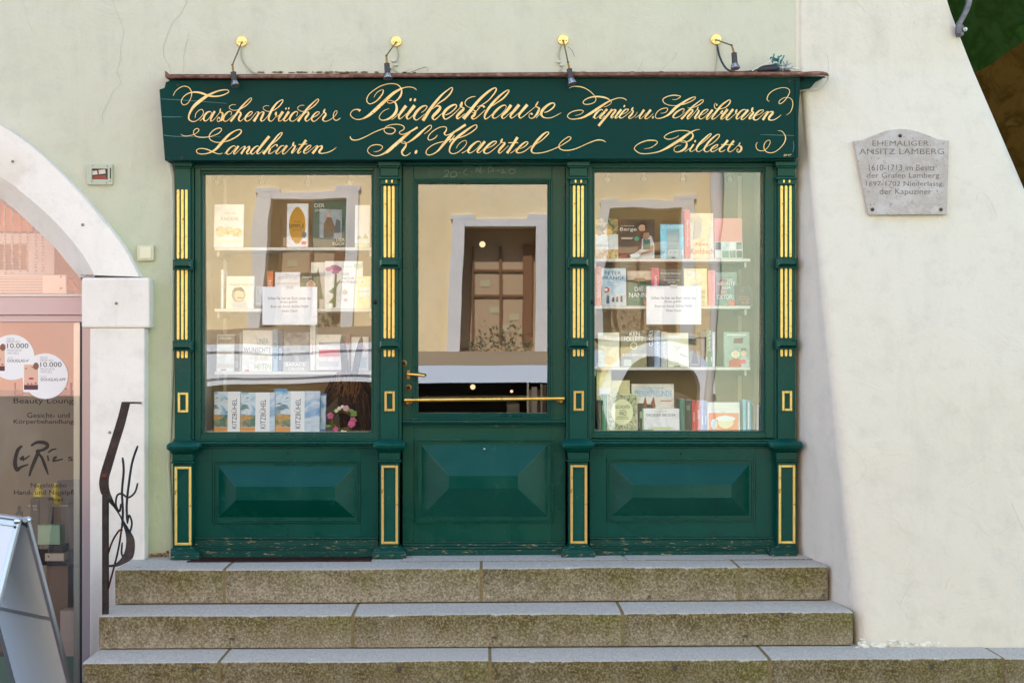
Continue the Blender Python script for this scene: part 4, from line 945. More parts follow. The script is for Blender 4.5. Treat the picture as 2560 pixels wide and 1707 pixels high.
# ================================================================== show window cabinets
def cabinet(nm, lab, l, r, top, floor_, shelves, sl, sr, rside):
    root = thing('display_cabinet', lab, 'cabinet', W((l+r)/2, floor_, .2))
    y0, y1 = .075, .43
    x0, x1 = X(l, .06), X(r, .06); zt = Z(top, .06); zb = Z(floor_, .09)
    mb = MB(); mb.box(x0, x1, y1, y1+.02, zb-.03, zt+.1); mb.build('back_panel', speckle('cabinet_back', ['#a5906e', '#b39c78'], 3, .8, 0, .02), root)
    mb = MB(); mb.box(x0-.02, x0, y0, y1+.02, zb-.03, zt+.1); mb.box(x1, x1+.02, y0, y1+.02, zb-.03, zt+.1); mb.build('side_panel', CREAMIN, root)
    mb = MB(); mb.box(x0-.02, x1+.02, y0, y1+.02, zt+.1, zt+.12); mb.build('top_panel', CREAMIN, root)
    mb = MB(); mb.box(x0-.02, x1+.02, y0, y1+.02, zb-.05, zb-.03+.03); mb.build('floor_panel', pmat('shelf_white', '#e8e2d4', .5), root)
    for s in shelves:
        ys = .25 if (nm == 'left' and s > 900) else .085
        mb = MB(); mb.box(X(sl, ys), X(sr, ys), ys, y1, Z(s+4, ys), Z(s-3.5, ys)); sh = mb.build('shelf', MC['shelf_white'], root, bevel=.002)
        mb = MB()
        for xx in (X(sl, ys)+.012, X(sr, ys)-.03): mb.box(xx, xx+.012, ys+.02, .42, Z(s+4, ys)-.035, Z(s+4, ys)-.001)
        mb.build('bracket', pmat('bracket_steel', '#a9a59c', .4, .7), sh)
    mb = MB()                                                           # upright slotted strips
    for xx in (X(sl, .2)+.01, X(sr, .2)-.03): mb.box(xx, xx+.02, y1-.015, y1, zb, zt)
    mb.build('upright_strip', CREAMIN, root)
cabinet('left', 'cream shelved display cabinet behind the left show window', 497, 938, 425, 1080, (622, 775, 932), 536, 936, 0)
cabinet('right', 'cream shelved display cabinet behind the right show window', 1478, 1918, 420, 1077, (650, 768, 921), 1480, 1876, 0)

SKYP = img('print_sky_meadow', ['#3f7fb5', '#9cc4de', '#e8eef0', '#6d8f9b', '#2f6a62'], 9, (1, 1, 1.5)); MEADOW = img('print_meadow', ['#1f5b55', '#5d8a7a', '#d9a25a', '#e6c38a'], 16)
FOOD = img('print_food', ['#6b3f16', '#c98a35', '#efdca0', '#3d5a24'], 30); FOOD2 = img('print_dumplings', ['#b8873a', '#e3c07a', '#f2e2ae', '#c99a4c'], 26); WOODP = img('print_wood_kitchen', ['#1d0e07', '#4a2712', '#7a441f'], 8)
FOREST = img('print_forest', ['#12241a', '#2b4a2c', '#587048'], 14); GREYP = img('print_grey', ['#3a3a3c', '#8a8a8c', '#d5d5d6'], 12); SNOW = img('print_snow', ['#a9bfd4', '#dfe8ee', '#8fa7bd'], 10, (1, 1, 2)); OLIVE = img('print_olive', ['#7d7650', '#a39b70', '#8b845c'], 12)
TEAL = img('print_lake', ['#0f5a4b', '#1f7a62', '#0c4238'], 10, (1, 1, 3)); FLOR = img('print_foliage_border', ['#d9e2ae', '#7a3d4d', '#d9e2ae', '#3f6b3a', '#d9e2ae'], 55); MOUNT = img('print_winter_town', ['#4f86c0', '#9fbfdd', '#e4e9ee', '#8898b8'], 11)
PAGES = speckle('page_edges', ['#d8cfba', '#ece5d3'], 60, .9)
HAIR = cm('#3d261a'); SKIN = cm('#d9a582')

def colr(c):
    if not isinstance(c, str): return c
    return pmat('print_'+c.strip('#'), [min(.94, q*1.4) for q in lin(c)], .4)
def cover_parts(root, f, decos):
    mats = []; mb = MB(); mt = []; tb = MB()
    def mi(lst, c):
        m = colr(c)
        if m not in lst: lst.append(m)
        return lst.index(m)
    for i, d in enumerate(decos):
        o = .0008+.0004*i
        if d[0] == 'r':
            mb.mi = mi(mats, d[5]); u0, v0, u1, v1 = d[1:5]; mb.add([f(u0, v0, o), f(u1, v0, o), f(u1, v1, o), f(u0, v1, o)], [(0, 1, 2, 3)])
        elif d[0] == 'e':
            mb.mi = mi(mats, d[5]); cu, cv, ru, rv = d[1:5]; n = 18
            mb.add([f(cu+ru*math.cos(2*math.pi*k/n), cv+rv*math.sin(2*math.pi*k/n), o) for k in range(n)], [tuple(range(n))])
        elif d[0] == 'p':
            mb.mi = mi(mats, d[2]); mb.prism([(a, b) for a, b in d[1]], 0, 0, True)
            n = len(d[1]); base = len(mb.v)-2*n
            for k in range(2*n): v = mb.v[base+k]; mb.v[base+k] = f(v.x, v.z, o)
        else:
            tb.mi = mi(mt, d[6]); vs, fs = textgeo(d[1]); u0, v0, u1, v1 = d[2:6]; out = []
            for a, b in vs:
                if d[0] == 'v': a, b = 1-b, a
                if d[0] == 'w': a, b = b, 1-a
                out.append(f(u0+(u1-u0)*a, v0+(v1-v0)*b, o))
            tb.add(out, fs)
    if mb.v: mb.build('cover_print', mats, root, normals=False)
    if tb.v: tb.build('title', mt, root, normals=False)

def book(a, b, c, d, y, cover, decos, lab, t=.022, lean=.10, group=None, yaw=0.0):
    x0, x1, z0, z1 = X(a, y), X(c, y), Z(d, y), Z(b, y)
    def f(u, v, o): return Vector((x0+(x1-x0)*u, y-o+lean*(z1-z0)*v+yaw*(x1-x0)*(u-.5), z0+(z1-z0)*v))
    def slab(mb, u0, u1, v0, v1, o0, o1):
        P = [f(u, v, o) for o in (o0, o1) for u, v in ((u0, v0), (u1, v0), (u1, v1), (u0, v1))]
        mb.add(P, [(0, 1, 2, 3), (7, 6, 5, 4), (0, 4, 5, 1), (1, 5, 6, 2), (2, 6, 7, 3), (3, 7, 4, 0)])
    mb = MB(); slab(mb, 0, 1, 0, 1, 0, -.0025); slab(mb, 0, 1, 0, 1, -t+.0025, -t); slab(mb, 0, .02, 0, 1, -.0026, -t+.0026)
    o = setp(mb.build('book', (ccov(cover) if isinstance(cover, str) else cover), bevel=.0008), lab, 'book', group)
    mb = MB(); slab(mb, .021, .975, .01, .988, -.0027, -t+.0027); mb.build('page_block', PAGES, o)
    cover_parts(o, f, decos); return o

def spine(a, b, c, d, y, cover, decos, lab, depth=.14, lean=.02, group=None):
    x0, x1, z0, z1 = X(a, y), X(c, y), Z(d, y), Z(b, y); h = z1-z0
    def f(u, v, o): return Vector((x0+(x1-x0)*u, y-o-.0035*math.sin(math.pi*min(1, max(0, u)))+lean*h*v, z0+h*v))
    mb = MB(); n = 6; vs = []
    for v in (0, 1):
        for k in range(n+1): vs.append(f(k/n, v, 0))
        vs += [f(1, v, -depth), f(0, v, -depth)]
    m = n+3; mb.add(vs, [(k, (k+1) % m, m+(k+1) % m, m+k) for k in range(m)]+[tuple(range(m)), tuple(range(2*m-1, m-1, -1))])
    o = setp(mb.build('book', (ccov(cover) if isinstance(cover, str) else cover)), lab, 'book', group)
    mb = MB(); e = .0025
    P = [f(u, v, o2)+Vector((0, 0, .0012 if v else -.0012)) for v in (.02, 1.0) for u, o2 in ((.1, -.006), (.9, -.006), (.9, -depth-.001), (.1, -depth-.001))]
    mb.add(P, [(0, 1, 2, 3), (4, 5, 6, 7), (0, 4, 5, 1), (1, 5, 6, 2), (2, 6, 7, 3), (3, 7, 4, 0)]); mb.build('page_block', PAGES, o)
    cover_parts(o, f, decos); return o

def books_left():
    y = .105; F1, F2, F3, F4 = 618, 771, 928, 1078
    book(534, 510, 607, F1, y, '#f3efdf', [('r', .04, .1, .96, .30, '#e8d9b4'), ('e', .22, .36, .17, .13, FOOD2), ('e', .52, .38, .2, .095, FOOD2), ('e', .8, .33, .17, .12, FOOD2), ('e', .5, .2, .46, .05, '#f8f4e6'),
         ('t', 'KNÖDEL', .24, .62, .86, .72, '#a58a5c'), ('t', 'RUND UND', .34, .77, .76, .81, '#bba67c')], 'cream cookbook showing a plate of dumplings, left end of the top shelf')
    book(716, 508, 769, F1, y, '#f4f3f0', [('p', [(.1+.4*(1-math.cos(t))+.0, .5-.40*math.sin(t)) if False else (.5+.40*math.sin(t)*1.0, .5-.40*math.cos(t)*(1.0 if abs(math.cos(t)) < .97 else 1.06)) for t in [2*math.pi*k/28 for k in range(28)]], '#f0a400'),
         ('t', 'SIMPLE', .10, .44, .84, .53, '#1d1a12'), ('t', 'Ottolenghi', .34, .56, .68, .595, '#4a4220'), ('e', .83, .28, .11, .075, '#5c6066'), ('r', .72, .06, .93, .13, '#d64a2a'), ('t', 'das Kochbuch', .3, .38, .72, .41, '#4a4220')],
         'white cookbook with a big yellow lemon on its cover, top shelf of the left window', t=.035, yaw=-.12)
    book(781, 500, 866, F1, y+.012, '#164a40', [('p', [(.2, .2), (.86, .17), (.86, .80), (.2, .82)], SNOW), ('p', [(.32, .2), (.62, .2), (.66, .42), (.56, .62), (.44, .66), (.33, .5)], '#8a6a4e'), ('r', .36, .2, .6, .38, '#4e4632'), ('e', .46, .69, .06, .05, SKIN), ('p', [(.62, .3), (.82, .3), (.82, .56), (.7, .6)], '#6f7d7c'),
         ('t', 'DER', .05, .85, .34, .93, '#d9dccb'), ('t', 'JÄGER', .05, .75, .4, .82, '#d9dccb'), ('t', 'DER', .7, .13, .95, .19, '#e4d9bb'), ('t', 'KOCH', .6, .04, .93, .11, '#e4d9bb')], 'dark green book with an outdoor photo of hunters, right beside the lemon book')
    book(887, 512, 924, F1, y+.02, '#c5d3ac', [('r', 0, .10, 1, 1, '#ead9d0'), ('p', [(.1, .2), (.3, .28), (.5, .2), (.7, .32), (.95, .2)], '#b9c39a')], 'pale pink and green slim book at the right end of the top shelf, left window')
    # second shelf
    spine(552, 674, 558, F2, y, '#f1eee6', [], 'thin white book spine left of the portrait book, second shelf', depth=.12)
    book(565, 690, 634, F2, y, '#e4dcc4', [('p', [(.2, .12), (.28, 0), (.8, 0), (.76, .18), (.62, .3), (.3, .3)], '#f3ecd8'), ('e', .45, .42, .25, .23, '#8f7f62'), ('e', .47, .40, .17, .17, '#c2b18e'), ('p', [(.2, .5), (.3, .64), (.55, .66), (.66, .55), (.6, .52), (.4, .57)], '#5f5240'), ('r', .4, .31, .6, .345, '#5f5240'),
         ('t', 'FRANZ REISCH', .12, .70, .94, .77, '#8d7f68')], 'cream book with a sepia portrait on its cover, left end of the second shelf')
    book(640, 715, 660, 762, y-.02, '#8d8a86', [('r', .1, .1, .9, .9, GREYP)], 'small grey leaflet propped behind the left paper notice', t=.006)
    spine(667, 678, 682, F2, y, '#d9773f', [('v', 'WIEN', .25, .3, .75, .75, '#f6e6d8')], 'orange book spine rising above the left paper notice', depth=.13)
    book(686, 680, 749, F2, y, '#f3f0ea', [('t', 'VON ROM BIS', .1, .80, .9, .87, '#b59c94'), ('t', 'AN DIE RÄNDER', .06, .66, .94, .73, '#b59c94'), ('t', 'DER WELT', .22, .53, .78, .60, '#b59c94'), ('r', .1, .05, .9, .42, '#dcd2c4')], 'white book with pale red title standing behind the left paper notice')
    book(752, 682, 797, F2, y-.012, '#2b3026', [('r', 0, .0, 1, 1, FOREST), ('e', .55, .55, .25, .2, SKIN), ('p', [(.25, .0), (.85, .0), (.8, .34), (.3, .34)], '#2d3f52'), ('p', [(.3, .62), (.55, .78), (.8, .62), (.8, .7), (.55, .82), (.28, .7)], '#c9c4ba'), ('t', 'Das Leben', .08, .86, .6, .92, '#efe9dc')], 'dark book with a man\'s face among trees, right of the left paper notice')
    book(776, 655, 812, F2, y+.03, '#d6d4cc', [('p', [(.1, .2), (.5, .9), (.9, .2)], '#6f7f52')], 'pale book with a fir tree on it, behind the dark book with a face')
    book(811, 652, 906, F2, y, '#efe4d4', [('e', .26, .86, .13, .06, '#96577c'), ('e', .10, .83, .09, .05, '#a96a92'), ('e', .36, .83, .09, .05, '#884a70'), ('e', .28, .77, .1, .04, '#a3628a'), ('p', [(.22, .02), (.30, .02), (.32, .72), (.27, .75)], '#7d9467'), ('p', [(.1, .35), (.25, .45), (.24, .30)], '#8aa378'), ('p', [(.28, .5), (.42, .62), (.3, .42)], '#8aa378'), ('p', [(.1, .12), (.25, .25), (.24, .1)], '#7d9467'),
         ('r', .38, .88, .74, .885, '#6f6455'), ('t', 'DIE', .5, .70, .64, .75, '#8f7462'), ('t', 'NATUR', .46, .61, .78, .66, '#8f7462'), ('t', 'APOTHEKE', .36, .53, .86, .58, '#8f7462'), ('e', .54, .34, .07, .05, '#b89a86'), ('e', .55, .18, .05, .03, '#c98592'), ('e', .86, .9, .09, .05, '#a9c09a')], 'pale herbal book with a purple flower, second shelf of the left window')
    book(894, 690, 926, F2, y-.02, '#eedfa0', [('e', .35, .82, .3, .10, '#fdf8e4'), ('e', .35, .82, .1, .06, '#f0c040'), ('r', .1, .36, .95, .66, '#f6eed6'), ('t', 'KRÄUTER', .095, .5, .9, .57, '#b09060')], 'yellow book with a daisy at the right end of the second shelf, left window')
    # third shelf
    y = .26
    book(541, 836, 585, F3, y, '#e6e2dc', [('r', .03, .74, .97, .98, '#8e8a86'), ('t', 'MELISSA', .2, .87, .82, .93, '#d8d4ce'), ('t', 'ERFURT', .10, .78, .85, .85, '#3b3835'), ('r', .095, .48, .85, .52, '#cfa9a0'), ('r', .095, .58, .85, .61, '#c9c1ba'), ('r', .25, .02, .55, .06, '#b5402c'), ('r', .03, .095, .97, .2, '#b9b1a8')], 'white paperback with a grey head band, left end of the third shelf')
    spine(586, 838, 597, F3, y, '#5b4638', [('v', 'NACHT', .2, .1, .8, .3, '#d6c8b4')], 'dark brown book spine on the third shelf beside the white paperback')
    spine(598, 832, 604, F3, y, '#a09a92', [], 'slim grey book spine on the third shelf of the left window')
    book(605, 825, 680, F3, y-.005, '#f4f3ee', [('t', 'UNER-', .48, .66, .9, .79, '#2f6f9a'), ('t', 'WÜNSCHTE', .05, .46, .95, .61, '#30414f'), ('t', 'WAHR-', .42, .25, .9, .39, '#b3ab8c'), ('t', 'HEITEN', .42, .04, .96, .18, '#7f9a1f'), ('r', .1, .0, .24, .04, '#b5402c')], 'white book with a large blue to green title, centre of the third shelf')
    spine(682, 823, 694, F3, y, '#7fa6c4', [('v', 'REISE', .25, .3, .75, .7, '#2a3d50')], 'light blue book spine on the third shelf')
    spine(695, 830, 707, F3, y, '#33506f', [('v', 'MEER', .25, .3, .75, .6, '#c9d6e2')], 'navy blue book spine on the third shelf beside the light blue one')
    book(708, 830, 773, F3, y, '#b9b7b3', [('r', .0, .25, 1, 1, GREYP), ('e', .45, .6, .2, .22, '#8a8682'), ('r', .0, .0, 1, .25, '#9d9a95'), ('t', 'BARACK', .095, .13, .88, .22, '#f4f3f0'), ('t', 'OBAMA', .2, .02, .82, .10, '#f4f3f0')], 'grey portrait biography with white title, third shelf of the left window')
    spine(775, 810, 788, F3-2, y-.01, '#f2f0ea', [('v', 'Sapiens', .25, .34, .75, .58, '#a2283a'), ('r', .1, .04, .9, .1, '#c9c4ba')], 'tall white spine with red title on the third shelf')
    book(789, 836, 853, F3-3, y, '#efe9e4', [('r', .12, .38, .95, .58, '#c9404a'), ('r', .12, .70, .95, .78, '#8e9298'), ('r', .12, .10, .9, .24, '#b7b9bd')], 'white book with a red band, right of the tall white spine')
    book(878, 842, 920, F3-1, y, '#f1efe8', [('p', [(.1, .1), (.4, .6), (.9, .1)], '#d7c98a'), ('e', .6, .7, .2, .12, '#d98a8a'), ('r', .5, .095, .9, .4, '#8fb0c4')], 'white book with coloured sketches at the right end of the third shelf')
    spine(855, 838, 864, F3, y, '#4a4a4e', [('v', 'SCHATTEN', .25, .3, .75, .7, '#c9c4ba')], 'charcoal spine between the wicker ears on the third shelf')
    spine(865, 833, 875, F3, y, '#8f5a4a', [('v', 'HERBST', .25, .3, .75, .7, '#f0e0d0')], 'brick red spine between the wicker ears on the third shelf')
    y = .105
    # bottom row
    kz = 'landscape picture books leaning at the bottom of the left window'
    def kitz(a, b, s0, s1, lab, strip, top, full):
        wd = b-a; u0, u1 = (s0-a)/wd, (s1-a)/wd
        d = [('r', 0, .42, u0, 1, SKYP), ('r', 0, .12, u0, .42, MEADOW), ('r', 0, 0, u0, .1, '#c98a4a'), ('r', u0, 0, u1, 1, strip), ('v', 'KITZBÜHEL', u0+.28*(u1-u0), .07, u0+.72*(u1-u0), .82, '#2e3440')]
        if full: d += [('r', u1, 0, 1, 1, MOUNT), ('r', u1, .0, 1, .33, SNOW)]
        book(a, top, b, F4, .095, '#9fbad0', d, lab, lean=.06, t=.03)
    kitz(535, 600, 569, 600, 'leftmost blue landscape book with a vertical white title strip, at the glass edge', '#e9e6de', 979, 0)
    kitz(601, 687, 638, 674, 'middle one of the three blue landscape books with vertical title strips', '#f3f3f5', 981, 1)
    kitz(688, 799, 726, 761, 'widest blue landscape book with vertical title strip, beside the wicker horse', '#f3f3f5', 978, 1)
    book(799, 984, 815, F4, .115, '#3f6a9c', [('r', .1, .05, .9, .95, MOUNT)], 'blue book edge half hidden beside the wicker horse', t=.02)
    book(684, 972, 716, F4, .155, '#5f93b5', [], 'pale blue book top showing behind the widest landscape book', t=.02)
books_left()

def books_right():
    y = .105; F1, F2, F3, F4 = 646, 764, 917, 1075
    book(1489, 545, 1546, F1, y, '#d7d9d6', [('r', 0, .60, 1, 1, img('print_mushroom_sky', ['#5f7a9a', '#3d5a35', '#d9b36a', '#8a5a2a'], 22)), ('r', 0, .0, 1, .22, FOOD), ('t', 'PILZKUNDE', .03, .29, .6, .34, '#6d7278'), ('e', .55, .66, .2, .08, '#d9ae62'), ('e', .18, .63, .12, .06, '#b57a3a')], 'mushroom book with pale middle band, left end of the top shelf, right window')
    book(1546, 548, 1638, F1, y-.004, '#24140c', [('r', 0, 0, 1, 1, WOODP), ('p', [(.36, .06), (.6, .24), (.98, .26), (.98, .0), (.3, .0)], '#e4ddd0'), ('p', [(.62, .0), (.64, .48), (.72, .58), (.9, .58), (.98, .36), (.98, .0)], '#e9e5de'), ('p', [(.67, .22), (.68, .52), (.86, .48), (.88, .22)], '#1d7568'), ('p', [(.66, .56), (.7, .66), (.84, .66), (.86, .56), (.76, .46)], SKIN),
         ('p', [(.9, .34), (.97, .32), (.94, .16), (.62, .08), (.6, .14), (.86, .22)], SKIN), ('e', .66, .78, .105, .088, SKIN), ('p', [(.53, .84), (.56, .94), (.66, .97), (.76, .93), (.79, .78), (.74, .7), (.73, .84), (.62, .88)], HAIR), ('e', .62, .785, .012, .008, '#2a1812'), ('e', .69, .785, .012, .008, '#2a1812'), ('r', .62, .71, .69, .722, '#a84a3e'), ('e', .45, .07, .14, .05, '#efe6d2'),
         ('t', 'Berge', .05, .68, .5, .79, '#f4e6cc'), ('t', 'Der Geschmack der', .08, .82, .44, .85, '#f0dcc0'), ('r', .08, .52, .4, .535, '#d9c4a4'), ('r', .08, .49, .38, .505, '#d9c4a4'), ('e', .5, .5, .07, .055, '#2a8a6a'), ('r', .05, .04, .24, .09, '#a83a2a')], 'dark brown cookbook with a woman in a green bodice kneading dough')
    book(1652, 560, 1710, F1, y-.008, '#7ec4dc', [('p', [(.25, 0), (.32, .5), (.25, .85), (.9, .85), (.8, .5), (.9, 0)], '#c4e4ee'), ('t', 'Gault&Millau', .05, .89, .95, .97, '#f4fafa'), ('t', '2021', .06, .09, .95, .26, '#f6fbfc'), ('r', .3, .42, .7, .43, '#ffffff'), ('r', .3, .55, .7, .56, '#ffffff'), ('r', .46, .01, .62, .035, '#333c44')], 'light blue guide with the white year 2021 on the cover')
    spine(1712, 525, 1725, F1, y-.004, '#e0613f', [('w', 'Alpenkochbuch', .25, .25, .75, .8, '#f9e0d0')], 'orange red spine in the top row, right beside the light blue guide')
    book(1726, 532, 1785, F1, y, '#dccdb0', [('p', [(.1, .4), (.18, .75), (.35, .95), (.5, .9), (.52, .6), (.4, .45)], '#efe8d8'), ('t', 'Alpen', .2, .26, .75, .35, '#b5533a'), ('t', 'Kochbuch', .03, .10, .98, .21, '#b5533a')], 'beige cookbook with reddish title, top shelf of the right window')
    book(1787, 545, 1857, F1, y+.008, '#d9d2ca', [('r', 0, .42, 1, 1, '#e5897f'), ('r', .03, .22, .23, .4, GREYP), ('r', .27, .22, .5, .4, SNOW), ('r', .54, .22, .74, .4, '#d9d9d4'), ('r', .78, .22, .97, .4, GREYP), ('r', .03, .02, .23, .19, '#dedad2'), ('r', .27, .02, .5, .19, '#5f8078'), ('r', .54, .02, .74, .19, GREYP), ('r', .78, .02, .97, .19, '#3f4c48')], 'salmon pink book with a grid of small photos below, right end of the top shelf')
    # second shelf
    spine(1489, 667, 1503, F2, y, '#d9733f', [('v', 'ALPENKOCHKUNST', .25, .2, .75, .8, '#f8e4d4')], 'orange spine at the left end of the second shelf, right window')
    book(1504, 670, 1566, F2, y-.004, '#a9c6d9', [('r', 0, 0, 1, .34, SNOW), ('t', 'PETER', .14, .82, .8, .92, '#3a5674'), ('t', 'PRANGE', .05, .69, .94, .79, '#3a5674'), ('t', 'Winter der', .22, .59, .76, .65, '#7fa2ba'), ('t', 'Hoffnung', .26, .51, .7, .57, '#7fa2ba'), ('e', .2, .42, .12, .075, '#c2452e'), ('r', .10, .39, .24, .46, '#f3e8e0'), ('p', [(.2, .06), (.22, .24), (.26, .3), (.3, .24), (.32, .06)], '#4f6a80'), ('p', [(.42, .1), (.44, .22), (.5, .22), (.52, .1)], '#3c4f60'), ('p', [(.58, .1), (.6, .24), (.66, .24), (.68, .1)], '#5a5f58'), ('p', [(.76, .1), (.77, .26), (.83, .26), (.85, .1)], '#4b5a66')], 'light blue novel with winter walkers, second shelf of the right window')
    book(1569, 677, 1629, F2, y, '#1d6a55', [('r', 0, 0, 1, .66, TEAL), ('r', 0, .66, 1, 1, img('print_dusk_sky', ['#e4cbb4', '#cdb9a4', '#7d7a5a'], 8)), ('r', .0, .62, 1, .74, FOREST), ('r', .3, .7, .75, .79, '#8a7448'), ('t', 'DIE', .3, .42, .64, .54, '#e4f0e6'), ('t', 'NANNY', .06, .24, .96, .37, '#e4f0e6'), ('r', .66, .02, .98, .12, '#d8452c')], 'green novel with a country house by a lake, partly behind the right paper notice')
    spine(1629, 670, 1648, F2, y-.003, '#c2506a', [('v', 'Der Halbbart', .3, .2, .7, .8, '#f2d8dc')], 'crimson pink spine above the right paper notice', depth=.13)
    book(1650, 672, 1710, F2, y, '#3b4c4e', [('t', 'Christoph Ransmayr', .03, .84, .9, .91, '#eef0ea'), ('t', 'Der Fallmeister', .1, .77, .85, .82, '#6f8586'), ('t', 'Eine kurze Geschichte', .17, .68, .82, .72, '#e4e8e0'), ('t', 'vom Töten', .33, .62, .66, .66, '#e4e8e0')], 'dark slate novel with small white text above the right paper notice')
    book(1711, 671, 1769, F2, y-.002, '#d8cd9c', [('t', 'MARC', .2, .84, .8, .93, '#f7f2dc'), ('t', 'ELSBERG', .06, .72, .94, .81, '#f7f2dc'), ('p', [(.15, .5), (.8, .66), (.75, .58), (.2, .44)], '#f3ead0'), ('r', .1, .2, .9, .42, '#b5a878'), ('t', 'DER FALL', .5, .26, .95, .33, '#fbf7ea'), ('t', 'DES PRÄSIDENTEN', .05, .13, .95, .21, '#fbf7ea')], 'straw yellow thriller right of the right paper notice')
    spine(1771, 676, 1788, F2, y-.003, '#e08a8c', [('r', .1, .1, .9, .10, '#c05a62')], 'soft pink spine on the second shelf, right window')
    book(1790, 680, 1843, F2, y, '#6f8379', [('p', [(.05, .7), (.3, .82), (.6, .74), (.45, .55), (.6, .35), (.3, .2), (.1, .4)], '#b07c78'), ('t', 'DER', .55, .73, .8, .80, '#f4f2ea'), ('t', 'NEUNTE', .095, .60, .92, .71, '#f4f2ea'), ('t', 'ARM', .28, .48, .68, .58, '#f4f2ea'), ('t', 'DES', .25, .36, .52, .46, '#f4f2ea'), ('t', 'OKTOPUS', .06, .19, .95, .33, '#f4f2ea'), ('t', 'DIRK ROSSMANN', .1, .88, .85, .92, '#d9a8a0'), ('r', .6, .02, .9, .14, '#d4492c')], 'grey green novel with a bold white stacked title, second shelf')
    book(1838, 712, 1880, F2, y-.012, '#3a1d16', [('e', .4, .7, .12, .10, '#5f3a2c'), ('t', 'als keiner', .2, .4, .8, .48, '#c9703a'), ('t', 'mein Engel', .2, .28, .85, .36, '#c9703a'), ('t', 'als du', .35, .10, .8, .24, '#c9703a')], 'small dark brown book with orange writing, right end of the second shelf')
    # third shelf
    book(1496, 831, 1549, F3, y, '#e9dfc4', [('t', 'DIE SPUREN', .1, .83, .92, .89, '#c2a084'), ('t', 'RESERVATE', .06, .74, .95, .80, '#c2a084'), ('p', [(.15, .66), (.5, .56), (.88, .66), (.5, .6)], '#fbf6e6'), ('e', .5, .2, .28, .12, '#c9bd9c')], 'cream novel with a faint red title, left end of the third shelf, right window')
    book(1553, 825, 1617, F3, y-.004, '#8f8760', [('r', 0, .0, 1, 1, OLIVE), ('r', 0, .84, 1, 1, '#5c5a4c'), ('t', 'KEN', .34, .84, .74, .95, '#f4ecd0'), ('t', 'FOLLETT', .12, .69, .88, .82, '#f4ecd0'), ('e', .5, .57, .14, .1, '#e4dcbc'), ('e', .5, .57, .11, .08, '#8f8760'), ('t', 'KINGSBRIDGE', .06, .29, .96, .36, '#f4ecd0'), ('r', .1, .03, .4, .2, '#a8b2a2')], 'olive historical novel with cream title and round emblem')
    spine(1619, 823, 1635, F3, y-.006, '#3b3a36', [('v', 'CLORIS', .22, .55, .78, .97, '#f4f2ea')], 'black spine with white capitals on the third shelf')
    spine(1636, 826, 1651, F3, y-.003, '#8f9fb4', [('v', 'TRÄUME', .3, .3, .7, .7, '#d9e2ea')], 'grey blue spine on the third shelf, right window')
    spine(1653, 830, 1668, F3, y-.003, '#b5b6ae', [('v', 'WELTEN', .3, .3, .7, .7, '#e9e9e4')], 'silver grey spine on the third shelf, right window')
    book(1669, 832, 1722, F3, y, '#e3dfc2', [('t', 'Winter-', .2, .54, .85, .64, '#bfb184'), ('t', 'Mittern', .06, .06, .75, .10, '#b3aa80'), ('p', [(.55, .4), (.95, .3), (.96, .28), (.6, .36)], '#8f7a58'), ('e', .3, .9, .3, .05, '#d4e0d4'), ('r', .3, .01, .6, .03, '#5c5a50')], 'pale cream novel with a twig drawing, third shelf')
    book(1722, 838, 1752, F3, y+.02, '#2f2f2a', [('r', .05, .05, .95, .5, '#6f6a58'), ('p', [(.2, .1), (.5, .8), (.8, .1)], '#171713')], 'dark book on the third shelf, right window', t=.03)
    spine(1753, 830, 1765, F3, y, '#3c4258', [('r', .2, .3, .8, .8, '#5a6178')], 'dark navy spine on the third shelf, right window')
    spine(1766, 822, 1780, F3, y-.004, '#2f7a5a', [('v', 'Die Reise der Eule', .25, .42, .75, .95, '#e4f0e4'), ('r', .0, .14, 1, .26, '#efe9d8')], 'green spine with white title on the third shelf')
    spine(1781, 830, 1788, F3, y, '#e4ddd0', [], 'narrow white spine beside the green one on the third shelf')
    book(1811, 830, 1875, F3, y, '#8fa093', [('r', .12, .90, .88, .94, '#c9d2c8'), ('p', [(.36, .68), (.4, .82), (.76, .84), (.74, .68)], '#8a3a34'), ('e', .44, .36, .17, .095, '#e9d9a4'), ('e', .44, .36, .11, .12, '#e9bfa2'), ('e', .76, .40, .11, .12, '#dfb08f'), ('p', [(.65, .44), (.66, .54), (.86, .54), (.87, .44), (.76, .48)], '#7a6a5a'), ('p', [(.16, .0), (.2, .18), (.36, .24), (.55, .24), (.66, .12), (.66, 0)], '#d8523c'), ('p', [(.66, .0), (.62, .22), (.72, .29), (.84, .28), (.97, .2), (.97, .0)], '#e4e4e2'), ('r', .58, .1, .82, .2, '#d4382e'), ('e', .40, .38, .012, .01, '#3a2a22'), ('e', .48, .38, .012, .01, '#3a2a22'), ('e', .73, .42, .012, .01, '#3a2a22'), ('e', .80, .42, .012, .01, '#3a2a22')], 'sage green book with a couple in red and white, right end of the third shelf')
    # bottom row
    book(1492, 908, 1529, 1000, y+.05, '#f0e2a4', [('e', .3, .82, .12, .08, '#c2b466'), ('e', .7, .84, .14, .09, '#c2b466'), ('r', .1, .1, .9, .35, '#f6eee0')], 'tall yellow card standing at the lower left, right window', t=.006)
    book(1530, 951, 1576, F4, y+.03, '#c9c596', [('t', 'NS', .02, .66, .42, .74, '#1c1c18'), ('t', 'SS', .02, .50, .38, .58, '#1c1c18'), ('p', [(.2, .35), (.5, .5), (.62, .52), (.78, .4), (.8, .25)], '#4b4a38'), ('e', .55, .4, .1, .07, '#d4d0b0')], 'pale green book with black letters behind the forest stories book')
